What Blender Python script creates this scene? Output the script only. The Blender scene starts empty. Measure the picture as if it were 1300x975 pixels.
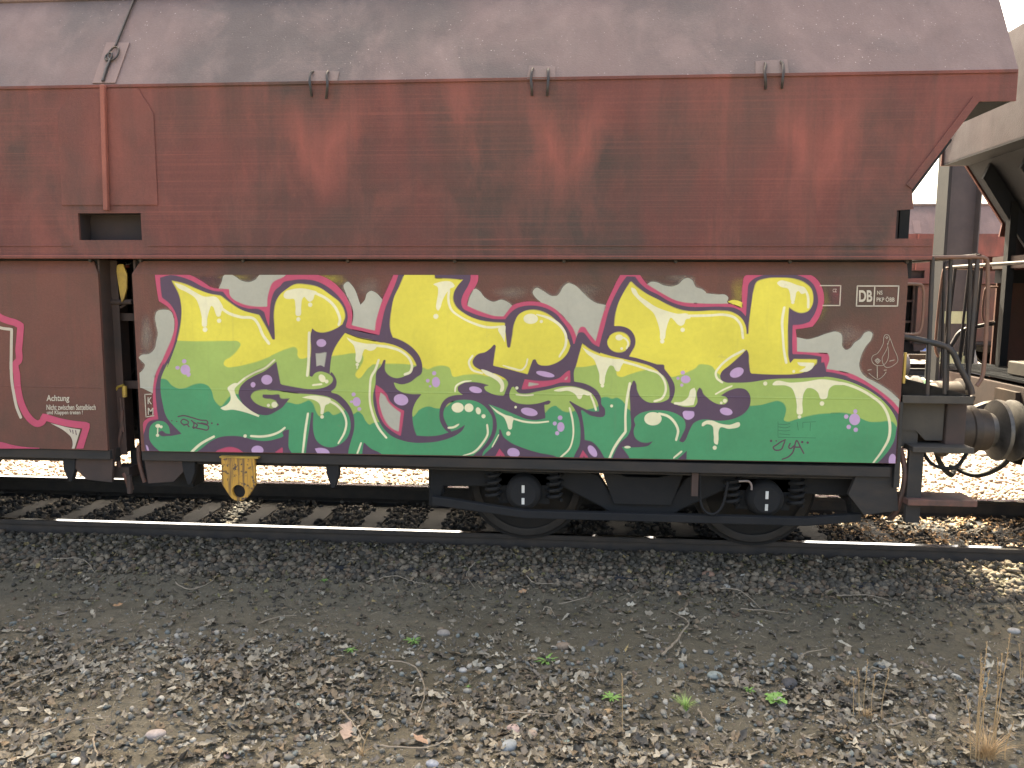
import bpy, bmesh, math, random
import numpy as np
from mathutils import Vector, Matrix
from mathutils.geometry import delaunay_2d_cdt
random.seed(7); rng = np.random.default_rng(7)
SC = bpy.context.scene
COL = SC.collection
PI = math.pi
# ------------------------------------------------------------------ camera
F_PX, PITCH, YAW, ROLL, CAM_Y, CAM_Z = 1000.0, .118, .0799, .0046, -7.154, 2.022
fwd = Vector((-math.sin(YAW)*math.cos(PITCH), math.cos(YAW)*math.cos(PITCH), -math.sin(PITCH)))
r0 = Vector((math.cos(YAW), math.sin(YAW), 0)); u0 = r0.cross(fwd)
RIGHT = r0*math.cos(ROLL)+u0*math.sin(ROLL); UP = u0*math.cos(ROLL)-r0*math.sin(ROLL)
cam = bpy.data.cameras.new('camera'); camo = bpy.data.objects.new('camera', cam); COL.objects.link(camo)
camo.matrix_world = Matrix(((RIGHT.x, UP.x, -fwd.x, 0), (RIGHT.y, UP.y, -fwd.y, CAM_Y), (RIGHT.z, UP.z, -fwd.z, CAM_Z), (0, 0, 0, 1)))
cam.sensor_width = 36; cam.lens = 36*F_PX/1300; cam.clip_start = .05; cam.clip_end = 3000
SC.camera = camo
def W(px, py, Y):
    """the point on the vertical plane y=Y that the photograph shows at pixel px,py"""
    d = RIGHT*((px-650)/F_PX) - UP*((py-487.5)/F_PX) + fwd
    t = (Y-CAM_Y)/d.y
    return Vector((d.x*t, Y, CAM_Z+d.z*t))
# ------------------------------------------------------------------ light
SUN_EL, SUN_AZ = math.radians(52), math.radians(-10)    # azimuth: a little to the left of straight behind the train
world = bpy.data.worlds.new('World'); SC.world = world; world.use_nodes = True
wn = world.node_tree; wn.nodes.clear()
sky = wn.nodes.new('ShaderNodeTexSky'); sky.sky_type = 'NISHITA'; sky.sun_disc = False
sky.sun_elevation = SUN_EL; sky.sun_rotation = SUN_AZ; sky.dust_density = 7.0; sky.air_density = .7; sky.ozone_density = .4
bg = wn.nodes.new('ShaderNodeBackground'); bg.inputs[1].default_value = .15
wo = wn.nodes.new('ShaderNodeOutputWorld')
wn.links.new(sky.outputs[0], bg.inputs[0]); wn.links.new(bg.outputs[0], wo.inputs[0])
sl = bpy.data.lights.new('sun', 'SUN'); sl.energy = 4.5; sl.angle = math.radians(.53); sl.color = (1, .95, .87)
so = bpy.data.objects.new('sun', sl); COL.objects.link(so)
sdir = Vector((math.sin(SUN_AZ)*math.cos(SUN_EL), math.cos(SUN_AZ)*math.cos(SUN_EL), math.sin(SUN_EL)))
so.rotation_euler = sdir.to_track_quat('Z', 'Y').to_euler(); so.location = (5, 30, 30)
SC.view_settings.view_transform = 'Standard'; SC.view_settings.look = 'None'
SC.view_settings.exposure = 2.72; SC.view_settings.use_white_balance = True; SC.view_settings.white_balance_temperature = 8100; SC.view_settings.white_balance_tint = 4; SC.view_settings.gamma = 1
SC.view_settings.use_curve_mapping = False

# ------------------------------------------------------------------ materials
def s2l(c):
    return tuple((v/255/12.92 if v/255 <= .04045 else ((v/255+.055)/1.055)**2.4) for v in c)
class NT:
    def __init__(s, name):
        s.m = bpy.data.materials.new(name); s.m.use_nodes = True; s.t = s.m.node_tree; s.t.nodes.clear()
        s.b = s.n('ShaderNodeBsdfPrincipled'); s.o = s.n('ShaderNodeOutputMaterial')
        s.l(s.b.outputs[0], s.o.inputs[0]); s.tc = s.n('ShaderNodeTexCoord')
        s.geo = s.n('ShaderNodeNewGeometry')
    def n(s, t): return s.t.nodes.new(t)
    def l(s, a, b): s.t.links.new(a, b)
    def pos(s, scale=(1, 1, 1), loc=(0, 0, 0)):
        mp = s.n('ShaderNodeMapping'); mp.inputs['Scale'].default_value = scale; mp.inputs['Location'].default_value = loc
        s.l(s.geo.outputs['Position'], mp.inputs[0]); return mp.outputs[0]
    def noise(s, scale, vec=None, detail=4, rough=.55, dist=0):
        k = s.n('ShaderNodeTexNoise'); k.inputs['Scale'].default_value = scale; k.inputs['Detail'].default_value = detail
        k.inputs['Roughness'].default_value = rough; k.inputs['Distortion'].default_value = dist
        s.l(vec if vec is not None else s.pos(), k.inputs['Vector']); return k.outputs[0]
    def ramp(s, fac, stops):
        r = s.n('ShaderNodeValToRGB'); cr = r.color_ramp
        while len(cr.elements) < len(stops): cr.elements.new(.5)
        for e, (p, c) in zip(cr.elements, stops):
            e.position = p; e.color = (c, c, c, 1) if isinstance(c, (int, float)) else (*c, 1)
        s.l(fac, r.inputs[0]); return r.outputs[0]
    def mix(s, fac, a, b, mode='MIX'):
        k = s.n('ShaderNodeMix'); k.data_type = 'RGBA'; k.blend_type = mode
        for i, v in ((0, fac), (6, a), (7, b)):
            if isinstance(v, (int, float)): k.inputs[i].default_value = v if i == 0 else (v, v, v, 1)
            elif isinstance(v, tuple): k.inputs[i].default_value = (*v, 1)
            else: s.l(v, k.inputs[i])
        return k.outputs[2]
    def math(s, op, a, b=0.0):
        k = s.n('ShaderNodeMath'); k.operation = op
        for i, v in enumerate((a, b)):
            if isinstance(v, (int, float)): k.inputs[i].default_value = v
            else: s.l(v, k.inputs[i])
        return k.outputs[0]
    def sep(s, i):
        k = s.n('ShaderNodeSeparateXYZ'); s.l(s.geo.outputs['Position'], k.inputs[0]); return k.outputs[i]
    def bump(s, h, strength=.3, dist=.01):
        k = s.n('ShaderNodeBump'); k.inputs['Strength'].default_value = strength; k.inputs['Distance'].default_value = dist
        s.l(h, k.inputs['Height']); s.l(k.outputs[0], s.b.inputs['Normal'])
    def fin(s, col, rough=.6, metal=0.0, spec=.5):
        if isinstance(col, tuple): s.b.inputs['Base Color'].default_value = (*col, 1)
        else: s.l(col, s.b.inputs['Base Color'])
        if isinstance(rough, (int, float)): s.b.inputs['Roughness'].default_value = rough
        else: s.l(rough, s.b.inputs['Roughness'])
        s.b.inputs['Metallic'].default_value = metal
        s.b.inputs['Specular IOR Level'].default_value = spec
        return s.m
def simple(name, c, c2=None, scale=6, rough=.65, metal=0., bump=.15, stretch=(1, 1, 1), spec=.4):
    t = NT(name); c2 = c2 or tuple(v*.6 for v in c)
    v = t.pos(stretch); f = t.ramp(t.noise(scale, v, 6, .6), [(.35, 0.), (.65, 1.)])
    t.bump(t.noise(scale*8, v, 3), bump, .004)
    return t.fin(t.mix(f, c, c2), rough, metal, spec)
def body_paint(name, base, dark, bright, speck=0.0, lines=.5, grime=.5, wear=0.0):
    t = NT(name)
    big = t.ramp(t.noise(.85, t.pos((1, 1, .8)), 5, .55, .3), [(.42, 0.), (.6, 1.)])
    col = t.mix(big, base, dark)
    med = t.ramp(t.noise(2.4, t.pos((1, 1, .5), (3, 0, 1)), 5, .6, .5), [(.48, 0.), (.75, 1.)])
    col = t.mix(t.math('MULTIPLY', med, .55), col, bright)
    if wear:
        zz = t.math('ADD', t.sep(2), t.math('MULTIPLY', t.noise(1.1, t.pos((1, 1, .4), (5, 0, 0)), 4), .9))
        up = t.ramp(t.math('DIVIDE', zz, 5.0), [(.62, 0.), (.80, 1.)])
        lug = t.ramp(t.noise(1.0, t.pos((1.6, 1, .25), (7.3, 0, 0)), 4, .6, .6), [(.44, 0.), (.62, 1.)])
        col = t.mix(t.math('MULTIPLY', t.math('MULTIPLY', up, lug), wear), col, bright)
    # wiped, brushed look: horizontal hairline scratches
    ln = t.ramp(t.noise(1.0, t.pos((.4, 1, 60)), 3, .6), [(.6, 0.), (.74, 1.)])
    brk = t.ramp(t.noise(.9, t.pos((1, 1, 2), (9, 0, 5)), 3), [(.42, 0.), (.62, 1.)])
    col = t.mix(t.math('MULTIPLY', t.math('MULTIPLY', ln, brk), lines), col, bright)
    if wear:
        # paint scraped bright in a V below each pair of lashing hooks
        X = t.sep(0); Z = t.sep(2); Pd = 1.76; x0 = W(408, 110, -1.42).x
        d = t.math('ABSOLUTE', t.math('SUBTRACT', t.math('MODULO', t.math('ADD', t.math('ADD', X, -x0+Pd*.5), Pd*20), Pd), Pd*.5))
        wob = t.math('MULTIPLY', t.math('SUBTRACT', t.noise(3.0, t.pos((1, 1, .5), (1, 2, 3)), 4, .6), .5), .5)
        d0 = t.math('ADD', t.math('MULTIPLY', t.math('SUBTRACT', Z, 2.95), .42), .07)
        e = t.math('ABSOLUTE', t.math('ADD', t.math('SUBTRACT', d, d0), wob))
        v = t.ramp(e, [(0., 1.), (.2, 0.)]); zw = t.ramp(t.math('MULTIPLY', t.math('SUBTRACT', Z, 2.55), 1.0), [(0., 0.), (.3, .8), (.55, 1.), (.9, 0.)])
        col = t.mix(t.math('MULTIPLY', t.math('MULTIPLY', v, zw), .75), col, bright)
        hl = t.ramp(t.noise(1.0, t.pos((.25, 1, 120), (0, 0, 3)), 2, .5), [(.5, 0.), (.8, 1.)]); col = t.mix(t.math('MULTIPLY', hl, .25), col, bright)
        lo = t.ramp(t.math('ABSOLUTE', t.math('SUBTRACT', Z, 2.268)), [(0, 1.), (.007, 0.)]); col = t.mix(t.math('MULTIPLY', lo, .7), col, bright)
    # run-down dirt streaks
    st = t.ramp(t.noise(1.0, t.pos((7, 1, .35), (2, 0, 0)), 5, .65), [(.5, 0.), (.78, 1.)])
    col = t.mix(t.math('MULTIPLY', st, grime), col, dark)
    f = t.ramp(t.noise(60, None, 4, .7), [(.3, .92), (.7, 1.05)])
    col = t.mix(1.0, col, f, 'MULTIPLY')
    if speck:
        v = t.n('ShaderNodeTexVoronoi'); v.inputs['Scale'].default_value = 38; t.l(t.pos(), v.inputs['Vector'])
        sp = t.ramp(v.outputs['Distance'], [(.06, 1.), (.16, 0.)])
        area = t.ramp(t.noise(.9, t.pos((1, 1, 1), (1.7, 0, 0)), 3), [(.42, 0.), (.62, 1.)])
        sp2 = t.ramp(t.noise(21, None, 2), [(.5, 0.), (.6, 1.)])
        col = t.mix(t.math('MULTIPLY', t.math('MULTIPLY', sp, area), t.math('MULTIPLY', sp2, speck)), col, (.62, .52, .5))
    hh = t.mix(.5, t.noise(1.3, None, 3), t.noise(90, None, 3))
    t.bump(hh, .35, .012)
    return t.fin(col, t.ramp(t.noise(5), [(.3, .55), (.7, .75)]), 0., .2)
M = {}
M['side'] = body_paint('red_brown_wagon_paint', (.135, .054, .049), (.074, .052, .047), (.29, .095, .078), 0, .5, .55, .35)
M['upper'] = body_paint('dusty_hopper_paint', (.172, .124, .122), (.112, .092, .093), (.27, .19, .182), .95, .12, .2)
M['panel'] = body_paint('brown_flap_paint', (.145, .066, .054), (.095, .062, .05), (.21, .078, .06), 0, .3, .6)
M['stiff'] = body_paint('stiffening_plate_paint', (.165, .064, .056), (.10, .056, .05), (.3, .10, .08), 0, .3, .4)
M['endw'] = body_paint('end_wall_paint', (.055, .040, .047), (.042, .034, .041), (.08, .055, .062), 0, .1, .2)
M['plate'] = body_paint('faded_plate_paint', (.22, .155, .148), (.17, .13, .125), (.26, .18, .17), 0, .1, .3)
M['rib'] = body_paint('rib_paint', (.27, .095, .075), (.17, .075, .065), (.34, .13, .1), 0, .2, .3)
M['sill'] = simple('sooty_sill_paint', (.045, .037, .033), (.026, .026, .027), 3, .8, 0, .3, (1, 1, 3))
M['frame'] = simple('sooty_underframe', (.017, .017, .0185), (.011, .012, .0145), 3, .85, 0, .4)
M['web'] = simple('brown_web_plate', (.08, .05, .043), (.045, .035, .033), 3, .8, 0, .3)
M['under'] = simple('hopper_underside', (.020, .023, .031), (.016, .018, .025), 3, .75, 0, .3)
M['recess'] = simple('recess_paint', (.045, .031, .031), (.03, .025, .027), 5, .8)
M['deck'] = simple('platform_grating', (.022, .024, .028), (.016, .017, .02), 20, .95, .0, .1, (1, 1, 1), .1)
M['grey_beam'] = simple('dusty_beam', (.075, .066, .056), (.048, .043, .04), 4, .8)
M['wheel'] = simple('wheel_steel', (.025, .022, .021), (.016, .016, .017), 6, .7, .3)
M['tyre'] = simple('worn_tyre', (.042, .036, .033), (.025, .023, .022), 8, .6, .3)
M['rail_side'] = simple('rusty_rail', (.062, .05, .043), (.04, .036, .034), 8, .85)
M['rail_top'] = simple('polished_rail', (.6, .62, .66), (.5, .52, .55), 3, .10, 1.0, .0, (.3, 4, 1))
M['buffer'] = simple('greased_buffer', (.075, .055, .045), (.035, .03, .027), 6, .5, .3)
M['buffer_head'] = simple('buffer_head_steel', (.16, .15, .14), (.07, .065, .062), 7, .45, .5)
M['hose'] = simple('hose_rubber', (.16, .075, .06), (.07, .05, .045), 7, .6)
M['rubber'] = simple('black_rubber', (.03, .03, .032), None, 7, .55)
M['rod'] = simple('painted_rod', (.035, .036, .04), (.06, .045, .04), 7, .5, .2)
M['brown_rod'] = simple('brown_rod', (.2, .1, .07), (.12, .07, .055), 9, .5)
M['light_rod'] = simple('dusty_light_paint', (.4, .34, .32), (.26, .2, .19), 6, .5)
M['yellow_steel'] = None
t = NT('scratched_yellow_paint')
vs = t.ramp(t.noise(1, t.pos((60, 1, 3)), 4, .6, .4), [(.5, 0.), (.62, 1.)])
nb = t.ramp(t.noise(30, None, 4), [(.56, 0.), (.64, 1.)])
c = t.mix(t.math('MAXIMUM', t.math('MULTIPLY', vs, .75), nb), (.54, .29, .05), (.07, .05, .045))
t.bump(t.noise(80), .3, .004); M['yellow_steel'] = t.fin(c, .6)
M['brass'] = simple('brass_yellow', (.48, .33, .07), (.3, .2, .06), 9, .45, .2)
M['concrete'] = simple('sleeper_concrete', (.27, .255, .235), (.2, .19, .18), 7, .9)
M['oldwood'] = simple('sleeper_dark', (.032, .035, .041), (.022, .025, .03), 6, .9, 0, .4, (2, 12, 2))
M['white_mark'] = simple('white_marking', (.75, .75, .72), (.55, .55, .53), 9, .6)
M['mast'] = simple('mast_grey', (.06, .054, .058), (.045, .042, .047), 3, .7)
M['band'] = simple('pale_green_band', (.42, .46, .30), (.34, .38, .25), 8, .7)
M['green_plastic'] = simple('green_plastic', (.08, .2, .1), (.06, .15, .08), 8, .5)
# spray paints: thin, slightly uneven coat, horizontal fold of the plate showing through
def spray(name, c, var=.17):
    t = NT(name)
    if c is None: a_ = t.n('ShaderNodeVertexColor'); a_.layer_name = 'tint'; c = a_.outputs[0]
    n1 = t.noise(1.6, None, 5, .6, .4); n2 = t.noise(26, None, 4, .65)
    f = t.ramp(n1, [(.3, 1-var), (.7, 1+var*.3)])
    col = t.mix(1.0, c, f, 'MULTIPLY'); col = t.mix(1.0, col, t.ramp(n2, [(.3, .95), (.7, 1.03)]), 'MULTIPLY')
    # grime scuffs low and rare
    g = t.ramp(t.noise(7, t.pos((1, 1, 2), (4, 0, 2)), 6, .7), [(.66, 0.), (.8, 1.)])
    col = t.mix(t.math('MULTIPLY', g, .32), col, (.2, .15, .12))
    ch = t.ramp(t.noise(34, t.pos((1, 1, 1.6), (8, 0, 1)), 5, .75), [(.685, 0.), (.70, 1.)]); col = t.mix(t.math('MULTIPLY', ch, .55), col, (.12, .06, .05))
    dr = t.ramp(t.noise(1.0, t.pos((22, 1, .8), (2, 0, 4)), 4, .65), [(.6, 0.), (.78, 1.)]); col = t.mix(t.math('MULTIPLY', dr, .14), col, (.16, .12, .10))
    z = t.sep(2); d = t.math('ABSOLUTE', t.math('SUBTRACT', z, 1.262)); ridge = t.ramp(d, [(0, 1.), (.006, 0.)])
    t.bump(t.math('ADD', ridge, t.math('MULTIPLY', t.mix(.5, n1, n2), .6)), .35, .006)
    return t.fin(col, .48, 0., .45)
PC = dict(grey=(188, 187, 174), pink=(205, 80, 116), purple=(90, 68, 94), yellow=(241, 228, 90), lime=(170, 197, 106),
          green=(68, 160, 112), cream=(250, 245, 208), lilac=(208, 172, 216), dgreen=(46, 120, 88), marker=(92, 66, 84),
          white=(208, 198, 182), fog=(140, 130, 96))
PAINT_GAIN = .80
M['p_blend'] = spray('blended_spray_paint', None)
for k, v in PC.items(): M['p_'+k] = spray(k+'_spray_paint', tuple(x*PAINT_GAIN for x in s2l(v)))

# ------------------------------------------------------------------ objects
def tag(o, label=None, cat=None, group=None, kind=None):
    if label: o['label'] = label
    if cat: o['category'] = cat
    if group: o['group'] = group
    if kind: o['kind'] = kind
    return o
def root(name, loc=(0, 0, 0)):
    o = bpy.data.objects.new(name, None); o.empty_display_size = .2; o.location = loc; COL.objects.link(o); return o
class MB:
    def __init__(s): s.v = []; s.f = []; s.mi = []; s.m = 0; s.T = None
    def add(s, vs, fs):
        b = len(s.v)
        s.v += [tuple(v) for v in vs]; s.f += [[b+i for i in f] for f in fs]; s.mi += [s.m]*len(fs); return s
    def box(s, x0, x1, y0, y1, z0, z1, ch=0.0):
        if x0 > x1: x0, x1 = x1, x0
        if y0 > y1: y0, y1 = y1, y0
        if z0 > z1: z0, z1 = z1, z0
        return s.add([(x0, y0, z0), (x1, y0, z0), (x1, y1, z0), (x0, y1, z0), (x0, y0, z1), (x1, y0, z1), (x1, y1, z1), (x0, y1, z1)],
                     [(3, 2, 1, 0), (4, 5, 6, 7), (0, 1, 5, 4), (1, 2, 6, 5), (2, 3, 7, 6), (3, 0, 4, 7)])
    def obox(s, c, ax, ay, az):
        c, ax, ay, az = map(Vector, (c, ax, ay, az)); P = []
        for k in (-1, 1):
            for i, j in ((-1, -1), (1, -1), (1, 1), (-1, 1)): P.append(c+ax*i+ay*j+az*k)
        return s.add(P, [(3, 2, 1, 0), (4, 5, 6, 7), (0, 1, 5, 4), (1, 2, 6, 5), (2, 3, 7, 6), (3, 0, 4, 7)])
    def prism(s, pts, d):
        """pts: 3-D polygon, extruded by vector d"""
        n = len(pts); A = [Vector(p) for p in pts]; B = [p+Vector(d) for p in A]
        return s.add(A+B, [tuple(range(n)), tuple(range(2*n-1, n-1, -1))]+[(i, (i+1) % n, n+(i+1) % n, n+i) for i in range(n)])
    def tube(s, pts, r, n=8, cap=True):
        pts = [Vector(p) for p in pts]; b = len(s.v); N = len(pts)
        t0 = (pts[1]-pts[0]).normalized(); ref = Vector((0, 0, 1)) if abs(t0.z) < .9 else Vector((1, 0, 0))
        u = t0.cross(ref).normalized(); rings = []
        for i, p in enumerate(pts):
            t = (pts[min(i+1, N-1)]-pts[max(i-1, 0)]).normalized()
            u = (u-t*u.dot(t)).normalized(); w = t.cross(u)
            rr = r[i] if isinstance(r, (list, tuple)) else r
            rings.append([p+u*rr*math.cos(2*PI*k/n)+w*rr*math.sin(2*PI*k/n) for k in range(n)])
        vs = [q for R in rings for q in R]
        fs = [(i*n+k, i*n+(k+1) % n, (i+1)*n+(k+1) % n, (i+1)*n+k) for i in range(N-1) for k in range(n)]
        if cap: fs += [tuple(range(n-1, -1, -1)), tuple((N-1)*n+k for k in range(n))]
        return s.add(vs, fs)
    def lathe(s, c, prof, n=24, axis='y'):
        """prof: list of (offset along axis, radius)"""
        vs = []
        for (o, r) in prof:
            for k in range(n):
                a = 2*PI*k/n; p, q = r*math.cos(a), r*math.sin(a)
                vs.append({'y': (c[0]+p, c[1]+o, c[2]+q), 'x': (c[0]+o, c[1]+p, c[2]+q), 'z': (c[0]+p, c[1]+q, c[2]+o)}[axis])
        m = len(prof); fs = [(i*n+k, i*n+(k+1) % n, (i+1)*n+(k+1) % n, (i+1)*n+k) for i in range(m-1) for k in range(n)]
        fs += [tuple(range(n-1, -1, -1)), tuple((m-1)*n+k for k in range(n))]
        return s.add(vs, fs)
    def build(s, name, mats, parent=None, xf=(1, 1), smooth=None, bevel=0.0, recalc=True):
        """xf: (sx, sy) mirrors the part in its thing's own frame"""
        me = bpy.data.meshes.new(name)
        v = [(a[0]*xf[0], a[1]*xf[1], a[2]) for a in s.v] if xf != (1, 1) else s.v
        me.from_pydata(v, [], s.f)
        if not isinstance(mats, (list, tuple)): mats = [mats]
        for m in mats: me.materials.append(m)
        if len(mats) > 1: me.polygons.foreach_set('material_index', s.mi)
        if recalc:
            bm = bmesh.new(); bm.from_mesh(me); bmesh.ops.recalc_face_normals(bm, faces=bm.faces); bm.to_mesh(me); bm.free()
        if smooth:
            me.polygons.foreach_set('use_smooth', [True]*len(me.polygons)); me.set_sharp_from_angle(angle=math.radians(smooth))
        me.update()
        o = bpy.data.objects.new(name, me); COL.objects.link(o)
        if parent: o.parent = parent
        if bevel:
            b = o.modifiers.new('bevel', 'BEVEL'); b.width = bevel; b.segments = 2; b.limit_method = 'ANGLE'
        return o
def poly_plate(outer, holes, th):
    """plate in the XZ plane (lists of x,z), front at y=0 facing -y, thickness th towards +y, with holes"""
    pts = [Vector(p) for p in outer]; e = [(i, (i+1) % len(outer)) for i in range(len(outer))]; loops = [list(range(len(outer)))]
    for h in holes:
        b = len(pts); pts += [Vector(p) for p in h]; e += [(b+i, b+(i+1) % len(h)) for i in range(len(h))]; loops.append(list(range(b, b+len(h))))
    vo, eo, fo, *_ = delaunay_2d_cdt(pts, e, [], 0, 1e-6)
    def inside(p, poly):
        c = False; n = len(poly)
        for i in range(n):
            a, b = poly[i], poly[(i+1) % n]
            if (a[1] > p[1]) != (b[1] > p[1]) and p[0] < (b[0]-a[0])*(p[1]-a[1])/(b[1]-a[1])+a[0]: c = not c
        return c
    mb = MB(); fr = []
    for f in fo:
        cx = sum(vo[i].x for i in f)/len(f), sum(vo[i].y for i in f)/len(f)
        if inside(cx, outer) and not any(inside(cx, h) for h in holes): fr.append(list(f))
    n = len(vo)
    mb.add([(p.x, 0, p.y) for p in vo]+[(p.x, th, p.y) for p in vo], fr+[[i+n for i in f[::-1]] for f in fr])
    for lp in [outer]+list(holes):
        m = len(lp); mb.add([(p[0], 0, p[1]) for p in lp]+[(p[0], th, p[1]) for p in lp], [(i, (i+1) % m, m+(i+1) % m, m+i) for i in range(m)])
    return mb
def shift(mb, dx=0, dy=0, dz=0):
    mb.v = [(a[0]+dx, a[1]+dy, a[2]+dz) for a in mb.v]; return mb
def fixw(mb):
    return mb
def copy_thing(o, loc, label=None, rotz=None, skip=()):
    r = o.copy(); COL.objects.link(r); r.location = loc
    if rotz is not None: r.rotation_euler = (0, 0, rotz)
    if label: r['label'] = label
    for ch in list(o.children):
        if ch.name.split('.')[0] in skip: continue
        c = ch.copy(); COL.objects.link(c); c.parent = r
        for g in list(ch.children):
            if g.name.split('.')[0] in skip: continue
            d = g.copy(); COL.objects.link(d); d.parent = c
            if 'label' in d: pass
    return r
def smooth_pts(pts, n=6):
    out = []; P = [Vector(p) for p in pts]; N = len(P)
    for i in range(N-1):
        a, b, c, d = P[max(i-1, 0)], P[i], P[i+1], P[min(i+2, N-1)]
        for k in range(n):
            t = k/n; out.append(.5*((2*b)+(c-a)*t+(2*a-5*b+4*c-d)*t*t+(3*b-a-3*c+d)*t**3))
    out.append(P[-1]); return out

# ================================================================== GROUND
def gz(x, y):
    x = np.asarray(x, float); y = np.asarray(y, float)
    z = np.where(y < -.78, -.115-.185*np.clip((-y-.9)/.75, 0, 1), -.185-.02*np.clip((y-1.3)/.6, 0, 1))
    fr = np.clip((-y-1.9)/.6, 0, 1)
    z = z+fr*(.02*np.sin(x*1.1+y*.7)+.014*np.sin(x*2.7-y*2.1+1)+.01*np.sin(x*5.3+y*3.9))
    return z
def grid_mesh(xs, ys, jit=.0):
    X, Y = np.meshgrid(xs, ys); Z = gz(X, Y)+rng.normal(0, 1, X.shape)*jit*(np.abs(Y) < 12)
    nx, ny = len(xs), len(ys); v = np.stack([X, Y, Z], -1).reshape(-1, 3)
    i = np.arange(nx-1)[None, :]+np.arange(ny-1)[:, None]*nx
    f = np.stack([i, i+1, i+nx+1, i+nx], -1).reshape(-1, 4); return v, f
def np_mesh(name, v, f, mat, tint=None, parent=None):
    me = bpy.data.meshes.new(name); k = f.shape[1]
    me.vertices.add(len(v)); me.vertices.foreach_set('co', np.ascontiguousarray(v, np.float32).ravel())
    me.loops.add(f.size); me.loops.foreach_set('vertex_index', f.astype(np.int32).ravel())
    me.polygons.add(len(f)); me.polygons.foreach_set('loop_start', np.arange(0, f.size, k, dtype=np.int32))
    me.polygons.foreach_set('loop_total', np.full(len(f), k, np.int32))
    me.update(calc_edges=True); me.materials.append(mat)
    if tint is not None:
        a = me.color_attributes.new('tint', 'FLOAT_COLOR', 'POINT')
        c = np.ones((len(v), 4), np.float32); c[:, :3] = tint; a.data.foreach_set('color', c.ravel())
    o = bpy.data.objects.new(name, me); COL.objects.link(o)
    if parent: o.parent = parent
    return o
t = NT('packed_dirt')
n1 = t.noise(.9, t.pos((.5, 1, 1)), 6, .6, .5); n2 = t.noise(11, None, 7, .75, .4); n3 = t.noise(75, None, 5, .75)
c = t.mix(t.ramp(n1, [(.35, 0.), (.65, 1.)]), (.115, .101, .073), (.168, .149, .112))
c = t.mix(t.ramp(n2, [(.5, 0.), (.7, 1.)]), c, (.075, .07, .057))
c = t.mix(t.math('MULTIPLY', t.ramp(n3, [(.55, 0.), (.72, 1.)]), .6), c, (.24, .225, .19))
track_band = t.ramp(t.math('ABSOLUTE', t.math('SUBTRACT', t.sep(1), .1)), [(.7, 1.), (.98, 0.)])
c = t.mix(track_band, c, (.045, .042, .04))  # dirt turns darker along the band between the rails
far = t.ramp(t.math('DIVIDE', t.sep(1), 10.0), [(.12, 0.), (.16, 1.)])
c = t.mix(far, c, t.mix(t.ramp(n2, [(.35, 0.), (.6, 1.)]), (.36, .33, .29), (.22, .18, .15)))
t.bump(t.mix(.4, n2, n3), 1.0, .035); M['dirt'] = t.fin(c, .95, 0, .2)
xs = np.unique(np.concatenate([np.linspace(-500, -14, 14), np.linspace(-14, 14, 260), np.linspace(14, 500, 14)]))
ys = np.unique(np.concatenate([np.linspace(-300, -8, 8), np.linspace(-8, 3, 120), np.linspace(3, 30, 20), np.linspace(30, 900, 8)]))
v, f = grid_mesh(xs, ys, .004)
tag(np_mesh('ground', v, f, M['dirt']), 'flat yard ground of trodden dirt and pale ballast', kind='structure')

def tint_mat(name, rough=.9, bump=.5, scale=40):
    t = NT(name); a = t.n('ShaderNodeVertexColor'); a.layer_name = 'tint'
    n = t.noise(scale, None, 5, .7)
    c = t.mix(1.0, a.outputs[0], t.ramp(n, [(.3, .72), (.7, 1.18)]), 'MULTIPLY')
    t.bump(n, bump, .004); return t.fin(c, rough, 0, .3)
M['stone'] = tint_mat('stone_tinted'); M['leaf'] = tint_mat('dead_leaf_tinted', .8, .4, 60)
# icosahedron
ph = (1+5**.5)/2
ICO = np.array([(-1, ph, 0), (1, ph, 0), (-1, -ph, 0), (1, -ph, 0), (0, -1, ph), (0, 1, ph), (0, -1, -ph), (0, 1, -ph), (ph, 0, -1), (ph, 0, 1), (-ph, 0, -1), (-ph, 0, 1)])/1.9
ICF = np.array([(0, 11, 5), (0, 5, 1), (0, 1, 7), (0, 7, 10), (0, 10, 11), (1, 5, 9), (5, 11, 4), (11, 10, 2), (10, 7, 6), (7, 1, 8), (3, 9, 4), (3, 4, 2), (3, 2, 6), (3, 6, 8), (3, 8, 9), (4, 9, 5), (2, 4, 11), (6, 2, 10), (8, 6, 7), (9, 8, 1)])
def rotz_np(a):
    c, s = np.cos(a), np.sin(a); R = np.zeros((len(a), 3, 3)); R[:, 0, 0] = c; R[:, 0, 1] = -s; R[:, 1, 0] = s; R[:, 1, 1] = c; R[:, 2, 2] = 1; return R
def tilt_np(n, amt):
    ax = rng.normal(0, amt, (n, 2)); R = np.zeros((n, 3, 3)); cx, sx, cy, sy = np.cos(ax[:, 0]), np.sin(ax[:, 0]), np.cos(ax[:, 1]), np.sin(ax[:, 1])
    R[:, 0, 0] = cy; R[:, 0, 2] = sy; R[:, 1, 0] = sx*sy; R[:, 1, 1] = cx; R[:, 1, 2] = -sx*cy; R[:, 2, 0] = -cx*sy; R[:, 2, 1] = sx; R[:, 2, 2] = cx*cy
    return R
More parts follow.
